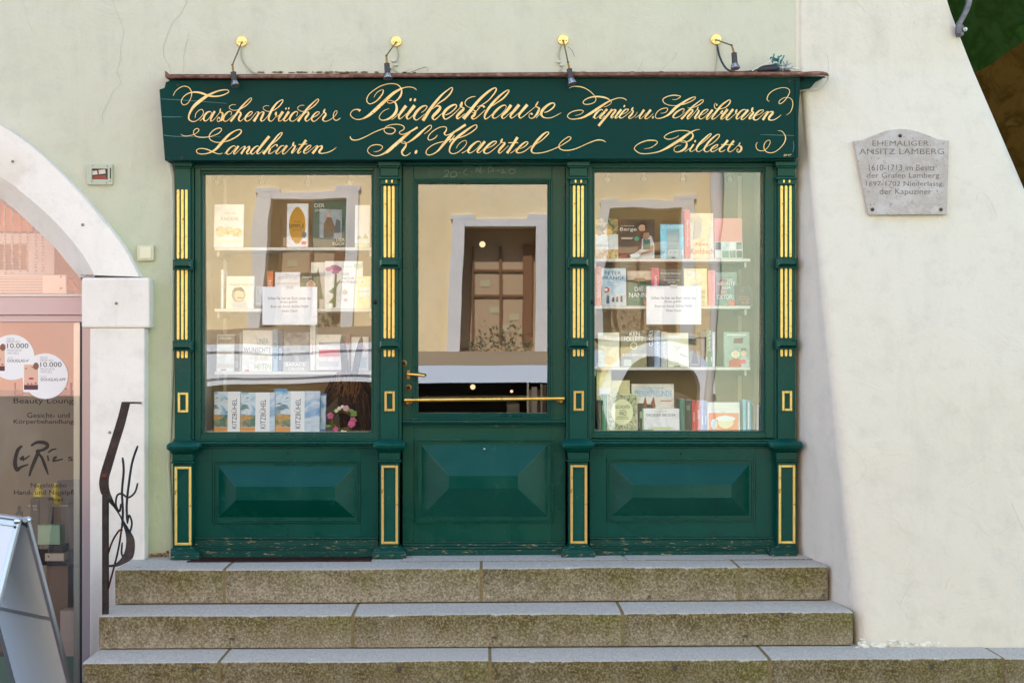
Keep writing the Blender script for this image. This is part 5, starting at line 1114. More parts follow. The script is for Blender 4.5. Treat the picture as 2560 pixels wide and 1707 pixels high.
    book(1518, 985, 1594, F4, .095, '#d2dca4', [('r', .02, .02, .98, .98, FLOR), ('e', .5, .5, .36, .36, '#d5dea9'), ('t', 'GESCHICHTEN', .26, .60, .76, .69, '#39402c'), ('t', 'AUS DEM', .42, .535, .60, .565, '#39402c'), ('t', 'WALD', .4, .41, .64, .52, '#39402c'), ('r', .32, .36, .68, .375, '#6d7452'), ('r', .28, .31, .72, .325, '#6d7452')], 'light green story book with a leafy border, at the lower left, right window', t=.025)
    book(1580, 960, 1686, 1062, y+.02, '#cfc9bc', [('t', 'Das große Buch für', .24, .86, .76, .93, '#5fb4e4'), ('t', 'PFERDEFREUNDE', .07, .70, .95, .84, '#4aa6e0'), ('p', [(.24, .0), (.24, .42), (.32, .7), (.36, .52), (.44, .5), (.52, .7), (.56, .46), (.5, .28), (.58, .0)], '#a8703e'), ('p', [(.35, .3), (.36, .5), (.48, .48), (.56, .2), (.5, .2)], '#4f463f'), ('e', .8, .3, .135, .11, '#c93a2e'), ('r', .68, .58, .94, .6, '#b0643c')], 'horse lovers book with blue title and horse ears, lower shelf', t=.025)
    book(1606, 1021, 1699, F4, .088, '#e9ebe0', [('r', 0, 0, .035, 1, '#5fa052'), ('t', 'GROSSER BRUDER', .1, .64, .9, .76, '#5c6450'), ('e', .5, .10, .36, .05, '#b5c48a'), ('r', .32, .84, .68, .88, '#b9bdaa'), ('r', .02, 0, .3, .03, '#4f8f48')], 'small white board book with green edge, lying in front of the horse book', t=.02)
    spine(1595, 1008, 1610, F4, .105, '#23261f', [('r', .2, .1, .8, .3, '#5c6156'), ('r', .3, .45, .7, .7, '#8a8f82')], 'narrow black spine between the story book and the board book', depth=.12)
    spine(1700, 998, 1712, F4, y, '#3f7a66', [('r', .2, .5, .8, .9, '#2a5a4a')], 'teal green spine at the bottom right group', depth=.13)
    spine(1713, 1000, 1729, F4, y, '#23332c', [('e', .5, .75, .3, .1, '#5c6a5c')], 'blackish green spine right of the teal one', depth=.13)
    spine(1730, 1001, 1740, F4, y-.003, '#c2403f', [('v', 'HERZ', .3, .3, .7, .6, '#f0c8c0')], 'red spine, left one of the pair at the bottom right', depth=.13)
    spine(1741, 1003, 1751, F4, y-.002, '#d0504c', [('v', 'ROSE', .3, .4, .7, .7, '#f4d4cc')], 'lighter red spine, right one of the pair at the bottom right', depth=.13)
    spine(1752, 1002, 1768, F4, y, '#8fa4c4', [('r', .2, .2, .8, .5, '#c9d6ea')], 'pale blue spine right of the red pair', depth=.13)
    book(1769, 1006, 1850, F4, .10, '#efe7d2', [('r', .04, .0, .96, .62, '#df7a4a'), ('e', .5, .78, .4, .10, '#f7f1e0'), ('e', .56, .3, .24, .24, '#f2c9a0'), ('e', .56, .42, .3, .10, '#f9f4ea'), ('e', .2, .22, .095, .2, '#c9d9e4'), ('r', .25, .76, .75, .80, '#d9cfae')], 'cream and orange christmas picture book at the lower right', t=.03)
    spine(1858, 1000, 1866, F4, y, '#7fb4cc', [], 'light blue ring bound book at the lower right, left one', depth=.12)
    spine(1868, 1002, 1878, F4, y, '#5f9ab8', [('r', .2, .05, .5, .95, '#dbe6ea')], 'darker blue ring bound book at the lower right, right one', depth=.12)
    for i, (a, c) in enumerate(((1884, '#8a6a74'), (1891, '#c9c4c0'), (1898, '#5a6a84'), (1904, '#d4cfd0'))):
        spine(a, 1010+3*i, a+6, F4, .095+.01*i, c, [], ['dull purple magazine edge at the lower right corner', 'pale grey magazine edge at the lower right corner', 'slate blue magazine edge at the lower right corner', 'whitish magazine edge nearest the lower right corner'][i], depth=.16, lean=-.02)
    spine(1493, 1000, 1503, F4, .10, '#3b4a44', [], 'dark spine at the lower left corner, right window', depth=.12); spine(1505, 986, 1516, F4, .105, '#2f8a5c', [], 'bright green spine left of the forest stories book', depth=.12)
books_right()

def notices():
    rows = [('Sollten Sie hier ein Buch sehen das', 0), ('Ihnen gefällt!', 1), ('Bitte um Anruf: 05356/74089', 2), ('Vielen Dank!', 3)]
    for (r, boxes, lab) in (((656, 717, 793, 812), [(669, 742, 777, 749), (701, 752, 744, 759), (677, 763, 770, 769), (704, 774, 744, 780)], 'white paper notice taped inside the left show window'),
                            ((1616, 715, 1753, 811), [(1628, 741, 1739, 748), (1662, 751, 1705, 758), (1637, 762, 1731, 768), (1664, 773, 1704, 779)], 'white paper notice taped inside the right show window')):
        mb = MB(); y = .064; mb.pbox(*r, y, y+.0006)
        o = setp(mb.build('paper_notice', pmat('paper_white', '#fcfcff', .8)), lab, 'notice', 'paper notices in the windows')
        t = MB()
        for (s, i), b in zip(rows, boxes): ptext(t, s, *b, y-.0008)
        t.build('printed_text', pmat('print_grey_ink', '#7d8089', .8), o, normals=False)
        t = MB(); t.pbox((r[0]+r[2])/2-9, r[1]-3, (r[0]+r[2])/2+9, r[1]+5, y-.0013, y-.0007); t.build('tape', pmat('clear_tape', '#dcdcd6', .2), o)
notices()

def bulbs():
    gb = glass('bulb_glass', .10, 0.0, 1)
    for i, (px, py, lab) in enumerate(((543, 447, 'clear bulb at the top left of the left window'), (655, 447, 'clear bulb above the cookbook gap, second in the left window'), (770, 447, 'clear bulb above the lemon book, third in the left window'), (875, 447, 'clear bulb at the top right of the left window'),
                        (1519, 440, 'clear bulb at the top left of the right window'), (1610, 440, 'clear bulb above the brown cookbook, right window'), (1708, 440, 'clear bulb above the light blue guide, right window'), (1825, 440, 'clear bulb at the top right of the right window'))):
        y = .2; c = W(px, py, y); root = thing('light_bulb', lab, 'bulb', c, 'clear bulbs along the window tops')
        mb = MB(); mb.lathe([(0, .004), (.008, .012), (.02, .019), (.034, .021), (.046, .016), (.052, .004)], c+Vector((0, 0, .012)), (0, 0, -1), 14); mb.build('bulb', gb, root, smooth=True)
        mb = MB(); mb.lathe([(0, .010), (.022, .010)], c+Vector((0, 0, .035)), (0, 0, -1), 10); mb.tube([c+Vector((0, 0, .03)), c+Vector((0, 0, .16))], .003, 5); mb.build('socket', pmat('bulb_socket', '#d8d2c4', .3, .5), root)
bulbs()

def horse():
    y = .17
    root = thing('wicker_horse', 'dark brown wicker horse head and neck woven from twigs, lower right of the left window', 'figure', W(900, 1078, y))
    mb = MB(); path = [(912, 1090, 66), (902, 1045, 60), (892, 1005, 54), (880, 975, 44), (864, 957, 33), (847, 960, 24), (832, 978, 19), (818, 998, 15), (806, 1013, 12.5), (800, 1021, 7)]
    p = spline([(a, b, r) for a, b, r in path], 4)
    mb = MB(); mb.tube([W(a, b, y) for a, b, r in p], [r/440*.86 for a, b, r in p], 12)
    flat = lambda mb: [setattr(v, 'y', y+(v.y-y)*.45) for v in mb.v]
    flat(mb); bo = mb.build('horse_body', speckle('wicker_core', ['#140c07', '#26160c', '#3a2214'], 60, .8), root, smooth=True)
    mb = MB(); tw = []
    for i in range(150):
        g = random.uniform(0, 2*math.pi); a0 = random.randint(0, len(p)-14); ln = random.randint(8, 18); pts = []
        for k in range(a0, min(len(p), a0+ln)):
            a, b, r = p[k]; t = Vector((p[min(k+1, len(p)-1)][0]-a, 0, -(p[min(k+1, len(p)-1)][1]-b)));
            if t.length < 1e-6: t = Vector((-1, 0, -1))
            t.normalize(); n1 = Vector((-t.z, 0, t.x)); g += random.uniform(-.05, .09); rr = r/440*.88+random.uniform(0, .006)
            pts.append(W(a, b, y)+n1*math.cos(g)*rr+Vector((0, -1, 0))*math.sin(g)*rr)
        if len(pts) > 2: mb.tube(pts, .0021, 4)
    flat(mb); mb.build('wicker_twigs', speckle('wicker_twig', ['#24150b', '#4a2d18', '#75502e'], 40, .7), root)
    mb = MB()
    for a, b, c, d in ((866, 950, 853, 824), (884, 950, 909, 818)): mb.lathe([(0, .018), (.08, .020), (.16, .021), (.23, .013), (.26, .003)], W(a, b, .15), W(c, d, .15)-W(a, b, .15), 10)
    mb.build('ear', MC['wicker_core'], root, smooth=True)
    mb = MB()
    for i in range(44):
        k = random.uniform(0, 1); a = 842+62*k; b = 948+30*k*k-10
        a1 = a+random.uniform(-12, 6); mb.tube([W(q[0], q[1], y-.03-.03*q[2]) for q in spline([(a, b-8, 0), (a-3, b+12, .5), (a1-4, b+34+random.uniform(-14, 14), .8)], 3)], .0019, 4)
    mb.build('mane', speckle('mane_twig', ['#4a2d18', '#7d5230', '#a87848'], 40, .7), root)
horse()

def wreath():
    y = .10; c = W(856, 1051, y); root = thing('flower_wreath', 'small twig wreath with pink and white blossoms below the wicker horse', 'wreath', c)
    mb = MB(); r0 = .060
    for i in range(34):
        g0 = random.uniform(0, 6.28); q = []; rr = r0+random.uniform(-.014, .014); yy = random.uniform(-.015, .015)
        for k in range(9): g = g0+k*.35; q.append(c+Vector((math.cos(g)*(rr+.004*math.sin(3*g)), yy, math.sin(g)*(rr+.004*math.cos(2*g)))))
        mb.tube(q, .0027, 5)
    mb.build('twig_ring', speckle('wreath_twig', ['#4a3d1c', '#6d6130', '#8f8348'], 50, .8), root)
    def flower(g, rr, col, s, nm):
        mb = MB(); p = c+Vector((math.cos(g)*rr, -.022, math.sin(g)*rr))
        for k in range(5): a = 2*math.pi*k/5+g; mb.ball(p+Vector((math.cos(a)*s*.6, 0, math.sin(a)*s*.6)), s*.62, 5, (1, .35, 1))
        mb.ball(p+Vector((0, -.004, 0)), s*.25, 4); mb.build(nm, cm(col), root, smooth=True)
    for g, rr, s in ((2.75, .072, .017), (-.35, .058, .019), (.02, .064, .017), (1.25, .074, .016), (-2.2, .06, .013)): flower(g, rr, random.choice(['#d8638f', '#cf5f86']) if g < 1 or g > 2 else '#dba3b0', s, 'pink_blossom')
    for g, rr, s in ((1.8, .072, .010), (2.1, .066, .009), (1.55, .08, .009), (-1.3, .07, .010), (-1.55, .062, .008)): flower(g, rr, '#efe3c4', s, 'white_blossom')
    mb = MB()
    for g, rr in ((.62, .082), (.45, .075), (.85, .076), (-2.75, .085)): mb.ball(c+Vector((math.cos(g)*rr, -.018, math.sin(g)*rr)), .02, 5, (1, .3, .5))
    mb.build('leaf', cm('#7d9a4e'), root, smooth=True)
wreath()

# ================================================================== dim shop interior seen through the door
def interior():
    mb = MB(); mb.box(-1.9, 2.0, .44, 7.7, .50, .53); setp(mb.build('floor', pmat('dark_floor', '#1d1712', .5)), kind='structure')
    root = thing('magazine_rack', 'pale spotted magazine rack just inside the door glass, lower right', 'rack', W(1340, 1030, .25))
    for i, (a, b, t, col) in enumerate(((1318, 1322, 955, '#cfc9c4'), (1324, 1329, 975, '#8a7f7a'), (1330, 1343, 968, '#b9aeb0'), (1345, 1350, 975, '#4a3a3a'), (1352, 1356, 960, '#d4cfcc'), (1358, 1366, 962, '#6f6462'))):
        mb = MB(); mb.pbox(a, t, b, 1060, .2+.01*i, .32); mb.build('magazine', cm(col), root)
    mb = MB(); mb.pbox(1314, 1035, 1372, 1064, .19, .36); mb.build('rack_box', cm('#3a2f2c'), root, bevel=.004)
    mb = MB(); mb.pbox(1268, 1009, 1299, 1050, .5, .8); setp(mb.build('paper_stack', cm('#8f8a84'), bevel=.004), 'grey stack of papers on a low table inside the door', 'papers')
    for px, py, y, r, lab in ((1182, 967, 2.6, .020, 'warm lit ceiling spot deep inside the shop, left one'), (1279, 978, 2.9, .012, 'small warm lit spot deep inside the shop, right one'), (1206, 611, 2.0, .022, 'round warm lit lamp high up inside the shop')):
        mb = MB(); mb.ball(W(px, py, y), r, 8); m = pmat('lit_lamp', '#ffd9a0', .5); BS(m).inputs['Emission Color'].default_value = (1, .72, .4, 1); BS(m).inputs['Emission Strength'].default_value = .35
        setp(mb.build('ceiling_spot', m, smooth=True), lab, 'lamp')
    t = thing('shop_table', 'dark table with book piles inside the shop, dim behind the door glass', 'table', W(1160, 1090, 1.6))
    mb = MB(); mb.pbox(1060, 1075, 1260, 1080, 1.4, 2.2); mb.build('table_top', cm('#2a2019'), t); mb = MB()
    for (a, b) in ((1065, 1072), (1248, 1255)): mb.box(X(a, 1.4), X(b, 1.4), 1.42, 1.46, .53, Z(1080, 1.4))
    mb.build('leg', cm('#2a2019'), t)
    for i, (a, b, c, d) in enumerate(((1075, 1050, 1110, 1074), (1135, 1040, 1165, 1074), (1200, 1055, 1240, 1074))):
        mb = MB(); mb.pbox(a, b, c, d, 1.5, 1.8); setp(mb.build('book_pile', cm(['#4a5560', '#5f5148', '#444a44'][i]), bevel=.004), ['slate book pile, left on the dim table', 'brown book pile, middle of the dim table', 'grey green book pile, right on the dim table'][i], 'book pile')
interior()

# ================================================================== white arch surround and beauty salon front on the left
def resample(pts, n):
    d = [0]
    for a, b in zip(pts, pts[1:]): d.append(d[-1]+math.hypot(b[0]-a[0], b[1]-a[1]))
    out = []; j = 0
    for i in range(n):
        t = d[-1]*i/(n-1)
        while j < len(d)-2 and d[j+1] < t: j += 1
        u = (t-d[j])/max(d[j+1]-d[j], 1e-9); out.append(tuple(a+(b-a)*u for a, b in zip(pts[j], pts[j+1])))
    return out
def arch():
    root = thing('arch_surround', 'white painted stone arch with impost block and pier left of the green shopfront', 'arch', (X(290), 0, 0))
    n = 60; yf = -.09; yd_ = .26; o = resample(arch_outer_pts(), n); m = resample(arch_mid_pts(), n); q = resample(arch_in_pts(), n); yi = .0
    mb = MB(); vs = []
    for (a, b), (c, d), (e, f) in zip(o, m, q):
        vs += [(X(a), 0, Z(b)), (X(a), yf, Z(b)), W(c, d, yf), W(c, d, yf)+Vector((0, .002, -.003)), W(e, f, yi), Vector((X(e, yi), yd_, Z(f, yi)))]
    k = 6; mb.add(vs, [(i*k+j, i*k+j+1, (i+1)*k+j+1, (i+1)*k+j) for i in range(n-1) for j in range(k-1)])
    mb.build('arch_ring', ARCHM, root, smooth=True)
    for sgn in (1, -1):
        def px(p): return p if sgn == 1 else -520-p
        a0, a1 = sorted((px(203), px(373))); b0, b1 = sorted((px(224), px(361)))
        mb = MB(); mb.box(X(a0, -.1), X(a1, -.1), -.10, .26, Z(820, -.1), Z(694, -.1)); mb.build('impost', ARCHM, root, bevel=.012)
        mb = MB(); mb.box(X(b0, -.09), X(b1, -.09), -.09, .26, -.5, Z(820, -.09)); mb.build('pier', ARCHM, root, bevel=.008)
    for (a, b) in ((32, 404), (207, 562), (291, 758), (275, 1080)): mb = MB(); mb.lathe([(0, .008), (.006, .008), (.009, .004)], W(a, b, -.1 if b > 690 and b < 830 else -.09), (0, -1, 0), 10); mb.build('screw', pmat('grey_screw', '#8d8880', .4, .7), root, smooth=True)
    mb = MB(); 
    for i in range(12): mb.ball(W(218+random.uniform(-14, 18), 690+random.uniform(-3, 4), -.08), .006, 4, (2, 1, .7))
    mb.build('chipped_edge', speckle('chipped_plaster', ['#8f7f72', '#c2b3a6'], 40, .95), root)
arch()

def salon():
    y = .27; root = thing('salon_window', 'pink framed glass salon front with dark lettering under the white arch', 'shop window', (X(100), y, 0))
    pk = pmat('pink_frame', '#d9b9b8', .4); al = pmat('brushed_frame', '#b7a5a4', .35, .4)
    xl = -2060
    mb = MB(); mb.pbox(-730, 741, 222, 787, y-.02, y+.06); mb.pbox(-730, 788, 206, 805, y-.005, y+.05); mb.build('transom', pk, root, bevel=.003)
    mb = MB(); mb.pbox(-730, 736, 222, 740.5, y-.03, y+.02); mb.build('transom_cap', pmat('white_cap', '#f0e6e4', .5), root)
    mb = MB(); mb.pbox(205, 788, 226, 1760, y-.01, y+.05); mb.build('jamb', al, root, bevel=.003); mb = MB(); mb.pbox(-745, 788, -725, 1760, y-.01, y+.05); mb.build('jamb', al, root, bevel=.003)
    mb = MB(); mb.pbox(200, 806, 205, 1760, y+.0, y+.03); mb.build('seal', pmat('dark_seal', '#2b2a2c', .5), root)
    mb = MB(); mb.pbox(184, 806, 199, 1760, y+.03, y+.06); mb.build('sliding_stile', pmat('pale_stile', '#c9cfca', .3, .3), root)
    mb = MB(); mb.add([W(-728, 1760, y+.02), W(203, 1760, y+.02), W(203, 806, y+.02), W(-728, 806, y+.02)], [(0, 1, 2, 3)]); gp = mb.build('glass_pane', GLASS_S, root)
    q = arch_in_pts(); mb = MB(); mb.prism([(W(a, b, y+.01).x, W(a, b, y+.01).z) for a, b in q]+[(X(-745, y), Z(741, y)), (X(222, y), Z(741, y))], y+.01, y+.012); mb.build('fanlight_pane', GLASS_F, root)
    ink = pmat('glass_lettering', '#17110f', .6)
    yl = y+.0185
    for q_ in (('Beauty Loung', 34, 995, 184, 1012), ('Gesicht- und', 68, 1031, 174, 1044), ('Körperbehandlung', 34, 1048, 184, 1062), ('Nagelstudio', 77, 1207, 166, 1221), ('Hand- und Nagelpfl', 35, 1224, 184, 1240), ('Pflege', 122, 1244, 158, 1254), ('s', 170, 1141, 182, 1152)):
        t = MB(); ptext(t, *q_, yl); t.build('lettering', ink, root, normals=False)
    for q_ in (('LA', 36, 956, 78, 989), ('EI', 148, 956, 180, 989)): t = MB(); ptext(t, *q_, yl); t.build('faint_lettering', pmat('pink_lettering', '#c98f86', .5), root, normals=False)
    t = MB(); strokes(t, """160,970,16 130,1000,24 112,1060,26 110,1110,30 125,1145,26 150,1125,18 205,1105,8
150,1075,12 165,1050,18 170,1080,12
140,1060,8 180,1065,12 215,1040,8
225,970,14 270,945,22 330,950,26 345,975,24 310,1000,20 265,1010,16 300,1050,18 325,1110,22 350,1180,8
285,1000,26 255,1070,26 230,1130,22 212,1190,12
345,1040,10 352,1080,12
350,1020,8 375,1000,12 410,992,8
385,1060,10 410,1050,12 385,1080,14 455,1066,10""", 0, 780, .3443, yl); t.build('brush_logo', pmat('logo_ink', '#120f0d', .5), root, normals=False)
    # interior
    mb = MB(); mb.box(-8.7, -2.06, 1.3, 1.4, -.4, 1.45); mb.build('rear_wall_lower', pmat('reflection_taupe', '#8d8276', .8), root); mb = MB(); mb.box(-8.7, -2.06, 1.3, 1.4, 1.451, 3.1); mb.build('rear_partition', pmat('salon_wall', '#eab49a', .8), root)  # wall colours imitate the reflected tones, peach above and taupe below
    mb = MB(); mb.pbox(-300, 583, 136, 690, .72, .8); o = setp(mb.build('reflected_band', cm('#e9e9ee'), bevel=.004), 'added white band for the reflection behind the fanlight beads', 'frame'); mb = MB(); mb.pbox(-290, 610, 68, 674, .712, .72); mb.build('brown_panel', cm('#8a6428'), o); mb = MB(); mb.prism([(X(-290, .71), Z(674, .71)), (X(-290, .71), Z(640, .71)), (X(20, .71), Z(612, .71)), (X(60, .71), Z(674, .71))], .705, .712); mb.build('folded_flap', cm('#5f3f18'), o)  # white band added in place of a reflection in the fanlight
    mb = MB(); mb.prism([(X(-200, .9), Z(578, .9)), (X(-200, .9), Z(470, .9)), (X(0, .9), Z(505, .9)), (X(80, .9), Z(560, .9)), (X(80, .9), Z(578, .9))], .9, .95); setp(mb.build('orange_tint', cm('#e8783a')), 'added orange sheet for the reflected tint high in the fanlight', 'shade')  # orange sheet added to give the fanlight its reflected orange tint
    mb = MB(); mb.box(-8.7, -2.06, .34, 2.4, -.46, -.40); setp(mb.build('floor', pmat('salon_floor', '#8a7566', .5)), kind='structure')
    # ceiling blower, beads, products
    g = thing('wall_heater', 'white slatted air heater behind the salon fanlight', 'heater', W(80, 735, .42)); yh = .42
    mb = MB(); mb.pbox(-60, 687, 166, 735, yh, yh+.15); mb.build('casing', pmat('heater_white', '#f4efec', .4), g, bevel=.006)
    mb = MB()
    for i in range(11): mb.pbox(-55, 692+i*3.9, 106, 693.8+i*3.9, yh-.003, yh)
    mb.build('slats', pmat('heater_slot', '#b0968e', .6), g)
    mb = MB(); mb.lathe([(0, .008), (.004, .007)], W(152, 721, yh), (0, -1, 0), 8); mb.lathe([(0, .006), (.004, .005)], W(152, 692, yh), (0, -1, 0), 8); mb.build('knob', pmat('heater_knob', '#a09a7a', .5), g)
    bc = pmat('bead_crystal', '#d8c6be', .15, .2)
    for i, px in enumerate((12, 31, 50, 69, 89, 107)):
        mb = MB(); b = 515+i*8
        while b < 683: mb.ball(W(px, b, .36), .0075, 5); b += 7.6
        if i == 0: mb.ball(W(px, 505, .36), .0075, 5)
        mb.tube([W(px, 420+i*22, .36), W(px, 683, .36)], .0012, 4)
        setp(mb.build('bead_string', bc, smooth=True), 'string of glass beads hanging in the salon fanlight', 'bead string', 'bead strings in the fanlight')
    mb = MB(); mb.prism([(W(a, b, .45).x, W(a, b, .45).z) for a, b in spline([(160, 722), (172, 700), (186, 690), (180, 700), (192, 722), (180, 728), (170, 722)], 3)], .45, .47); setp(mb.build('scroll_ornament', cm('#a8655a')), 'small reddish scroll ornament behind the fanlight', 'ornament')
    yc = .55
    mb = MB(); mb.pbox(-500, 1402, 188, 1412, yc, yc+.5); c = setp(mb.build('counter', cm('#3f3835'), bevel=.004), 'dark display counter inside the salon window', 'counter')
    mb = MB(); mb.pbox(-480, 1413, 170, 1700, yc+.05, yc+.45); mb.build('counter_body', cm('#8f7a6a'), c)
    def carton(a, b, cc, d, yy, col, lab, extra=None):
        mb = MB(); mb.pbox(a, b, cc, d, yy, yy+.1); o = setp(mb.build('carton', cm(col), bevel=.003), lab, 'carton')
        if extra: extra(o, yy)
        return o
    def keys(o, yy):
        t = MB(); ptext(t, 'KE', 82, 1262, 92, 1267, yy-.001); ptext(t, 'YS', 82, 1270, 92, 1275, yy-.001); t.build('print', cm('#d8d4d8'), o, normals=False)
    carton(76, 1245, 96, 1402, .50, '#383347', 'tall dark purple carton with white letters in the salon window', keys)
    carton(99, 1246, 121, 1402, .50, '#332f40', 'second tall dark purple carton, right of the lettered one')
    carton(94, 1312, 150, 1361, .47, '#9fd0c0', 'mint green carton on top of the black one in the salon window')
    carton(108, 1362, 160, 1382, .47, '#2f2e33', 'flat black carton under the mint green one', None)
    def arrow(o, yy):
        mb = MB(); mb.prism([(X(120, yy), Z(1387, yy)), (X(124, yy), Z(1390.5, yy)), (X(120, yy), Z(1394, yy))], yy-.001, yy); mb.build('arrow', cm('#3a383c'), o)
    carton(112, 1383, 160, 1402, .46, '#e9e4e0', 'white carton with a small black arrow at the bottom of the pile', arrow)
    for (px, h, lab) in ((97, 1207, 'yellow glass bottle behind the dark cartons, left one'), (140, 1204, 'yellow glass bottle behind the dark cartons, right one')):
        mb = MB(); p0 = W(px, 1262, .62); hh = (1262-h)/440*1.05; mb.lathe([(0, .034), (hh*.55, .034), (hh*.75, .018), (hh, .012)], p0, (0, 0, 1), 12); setp(mb.build('bottle', pmat('yellow_glass', '#e0d23c', .2), smooth=True), lab, 'bottle')
    mb = MB(); mb.pbox(70, 1262, 170, 1266, .57, .72); setp(mb.build('glass_shelf', cm('#b9aca0'), bevel=.002), 'narrow shelf carrying the yellow bottles in the salon', 'shelf')
    mb = MB(); p0 = W(49, 1300, .44); mb.lathe([(0, .02), (.05, .02), (.055, .011), (.085, .010)], p0, (0, 0, 1), 10); setp(mb.build('bottle', cm('#26332c'), smooth=True), 'small dark green dropper bottle behind the sandwich board', 'bottle')
    mb = MB(); mb.box(X(-60, .44), X(75, .44), .43, .56, Z(1304, .44), Z(1300, .44)); setp(mb.build('glass_shelf', cm('#a89a90'), bevel=.002), 'narrow shelf carrying the dropper bottle', 'shelf')
    carton(150, 1525, 187, 1640, .40, '#ece3e4', 'white carton low at the right edge of the salon window')
    carton(-30, 1640, 190, 1720, .40, '#7fb4b4', 'teal patterned box low behind the sandwich board')
    # two round stickers
    for (cx, cy, r, lab, dz) in ((30, 893, 56.5, 'round white sticker on the salon glass, upper left one cut by the frame', 0), (113, 940, 57, 'round white sticker on the salon glass, overlapping the first at lower right', .002)):
        yy = y+.017-dz; mb = MB(); n = 40; mb.prism([(X(cx+r*math.cos(2*math.pi*k/n), yy), Z(cy+r*math.sin(2*math.pi*k/n), yy)) for k in range(n)], yy, yy+.0008)
        o = setp(mb.build('round_sticker', pmat('sticker_white', '#f2f0f4', .4)), lab, 'sticker', 'round stickers on the salon glass')
        dx, dy = cx-113, cy-940
        for q_ in (('10.000', 101, 905, 154, 917), ('DOUGLAS-APP', 102, 945, 164, 952)): t = MB(); ptext(t, q_[0], q_[1]+dx, q_[2]+dy, q_[3]+dx, q_[4]+dy, yy-.001); t.build('bold_print', cm('#2f2d33'), o, normals=False)
        t = MB()
        for s, b in (('TESTE', (100, 892, 119, 897)), ('MEHR ALS', (100, 898, 133, 903)), ('PRODUKTE', (101, 920, 137, 925)), ('VIRTUELL', (101, 927, 131, 932)), ('JETZT', (102, 940, 117, 944))): ptext(t, s, b[0]+dx, b[1]+dy, b[2]+dx, b[3]+dy, yy-.001)
        t.build('fine_print', cm('#a9a6ae'), o, normals=False)
        ms = [cm('#f6f4f6'), cm('#e6b9a4'), cm('#8a5a4a'), cm('#c9405a'), cm('#5a3440')]
        pm = MB()
        def rect(a, b, c, d, mi, e): pm.mi = mi; pm.add([W(a+dx, d+dy, yy-e), W(c+dx, d+dy, yy-e), W(c+dx, b+dy, yy-e), W(a+dx, b+dy, yy-e)], [(0, 1, 2, 3)])
        def ell(a, b, ra, rb, mi, e): pm.mi = mi; pm.add([W(a+dx+ra*math.cos(2*math.pi*k/16), b+dy+rb*math.sin(2*math.pi*k/16), yy-e) for k in range(16)], [tuple(range(16))])
        rect(58, 908, 97, 980, 0, .0006); rect(60, 911, 95, 974, 1, .0009); ell(90, 915, 7, 9, 2, .0012); ell(78, 946, 7, 2.6, 3, .0012); ell(83, 918, 5, 1.4, 2, .0013); ell(65, 921, 3.5, 1.2, 2, .0013); rect(60, 962, 95, 974, 4, .0012); ell(70, 959, 2.5, 2, 3, .0014); ell(79, 959, 2.5, 2, 3, .0014); ell(89, 958, 3, 2, 3, .0014)
        pm.build('phone_picture', ms, o, normals=False)
salon()

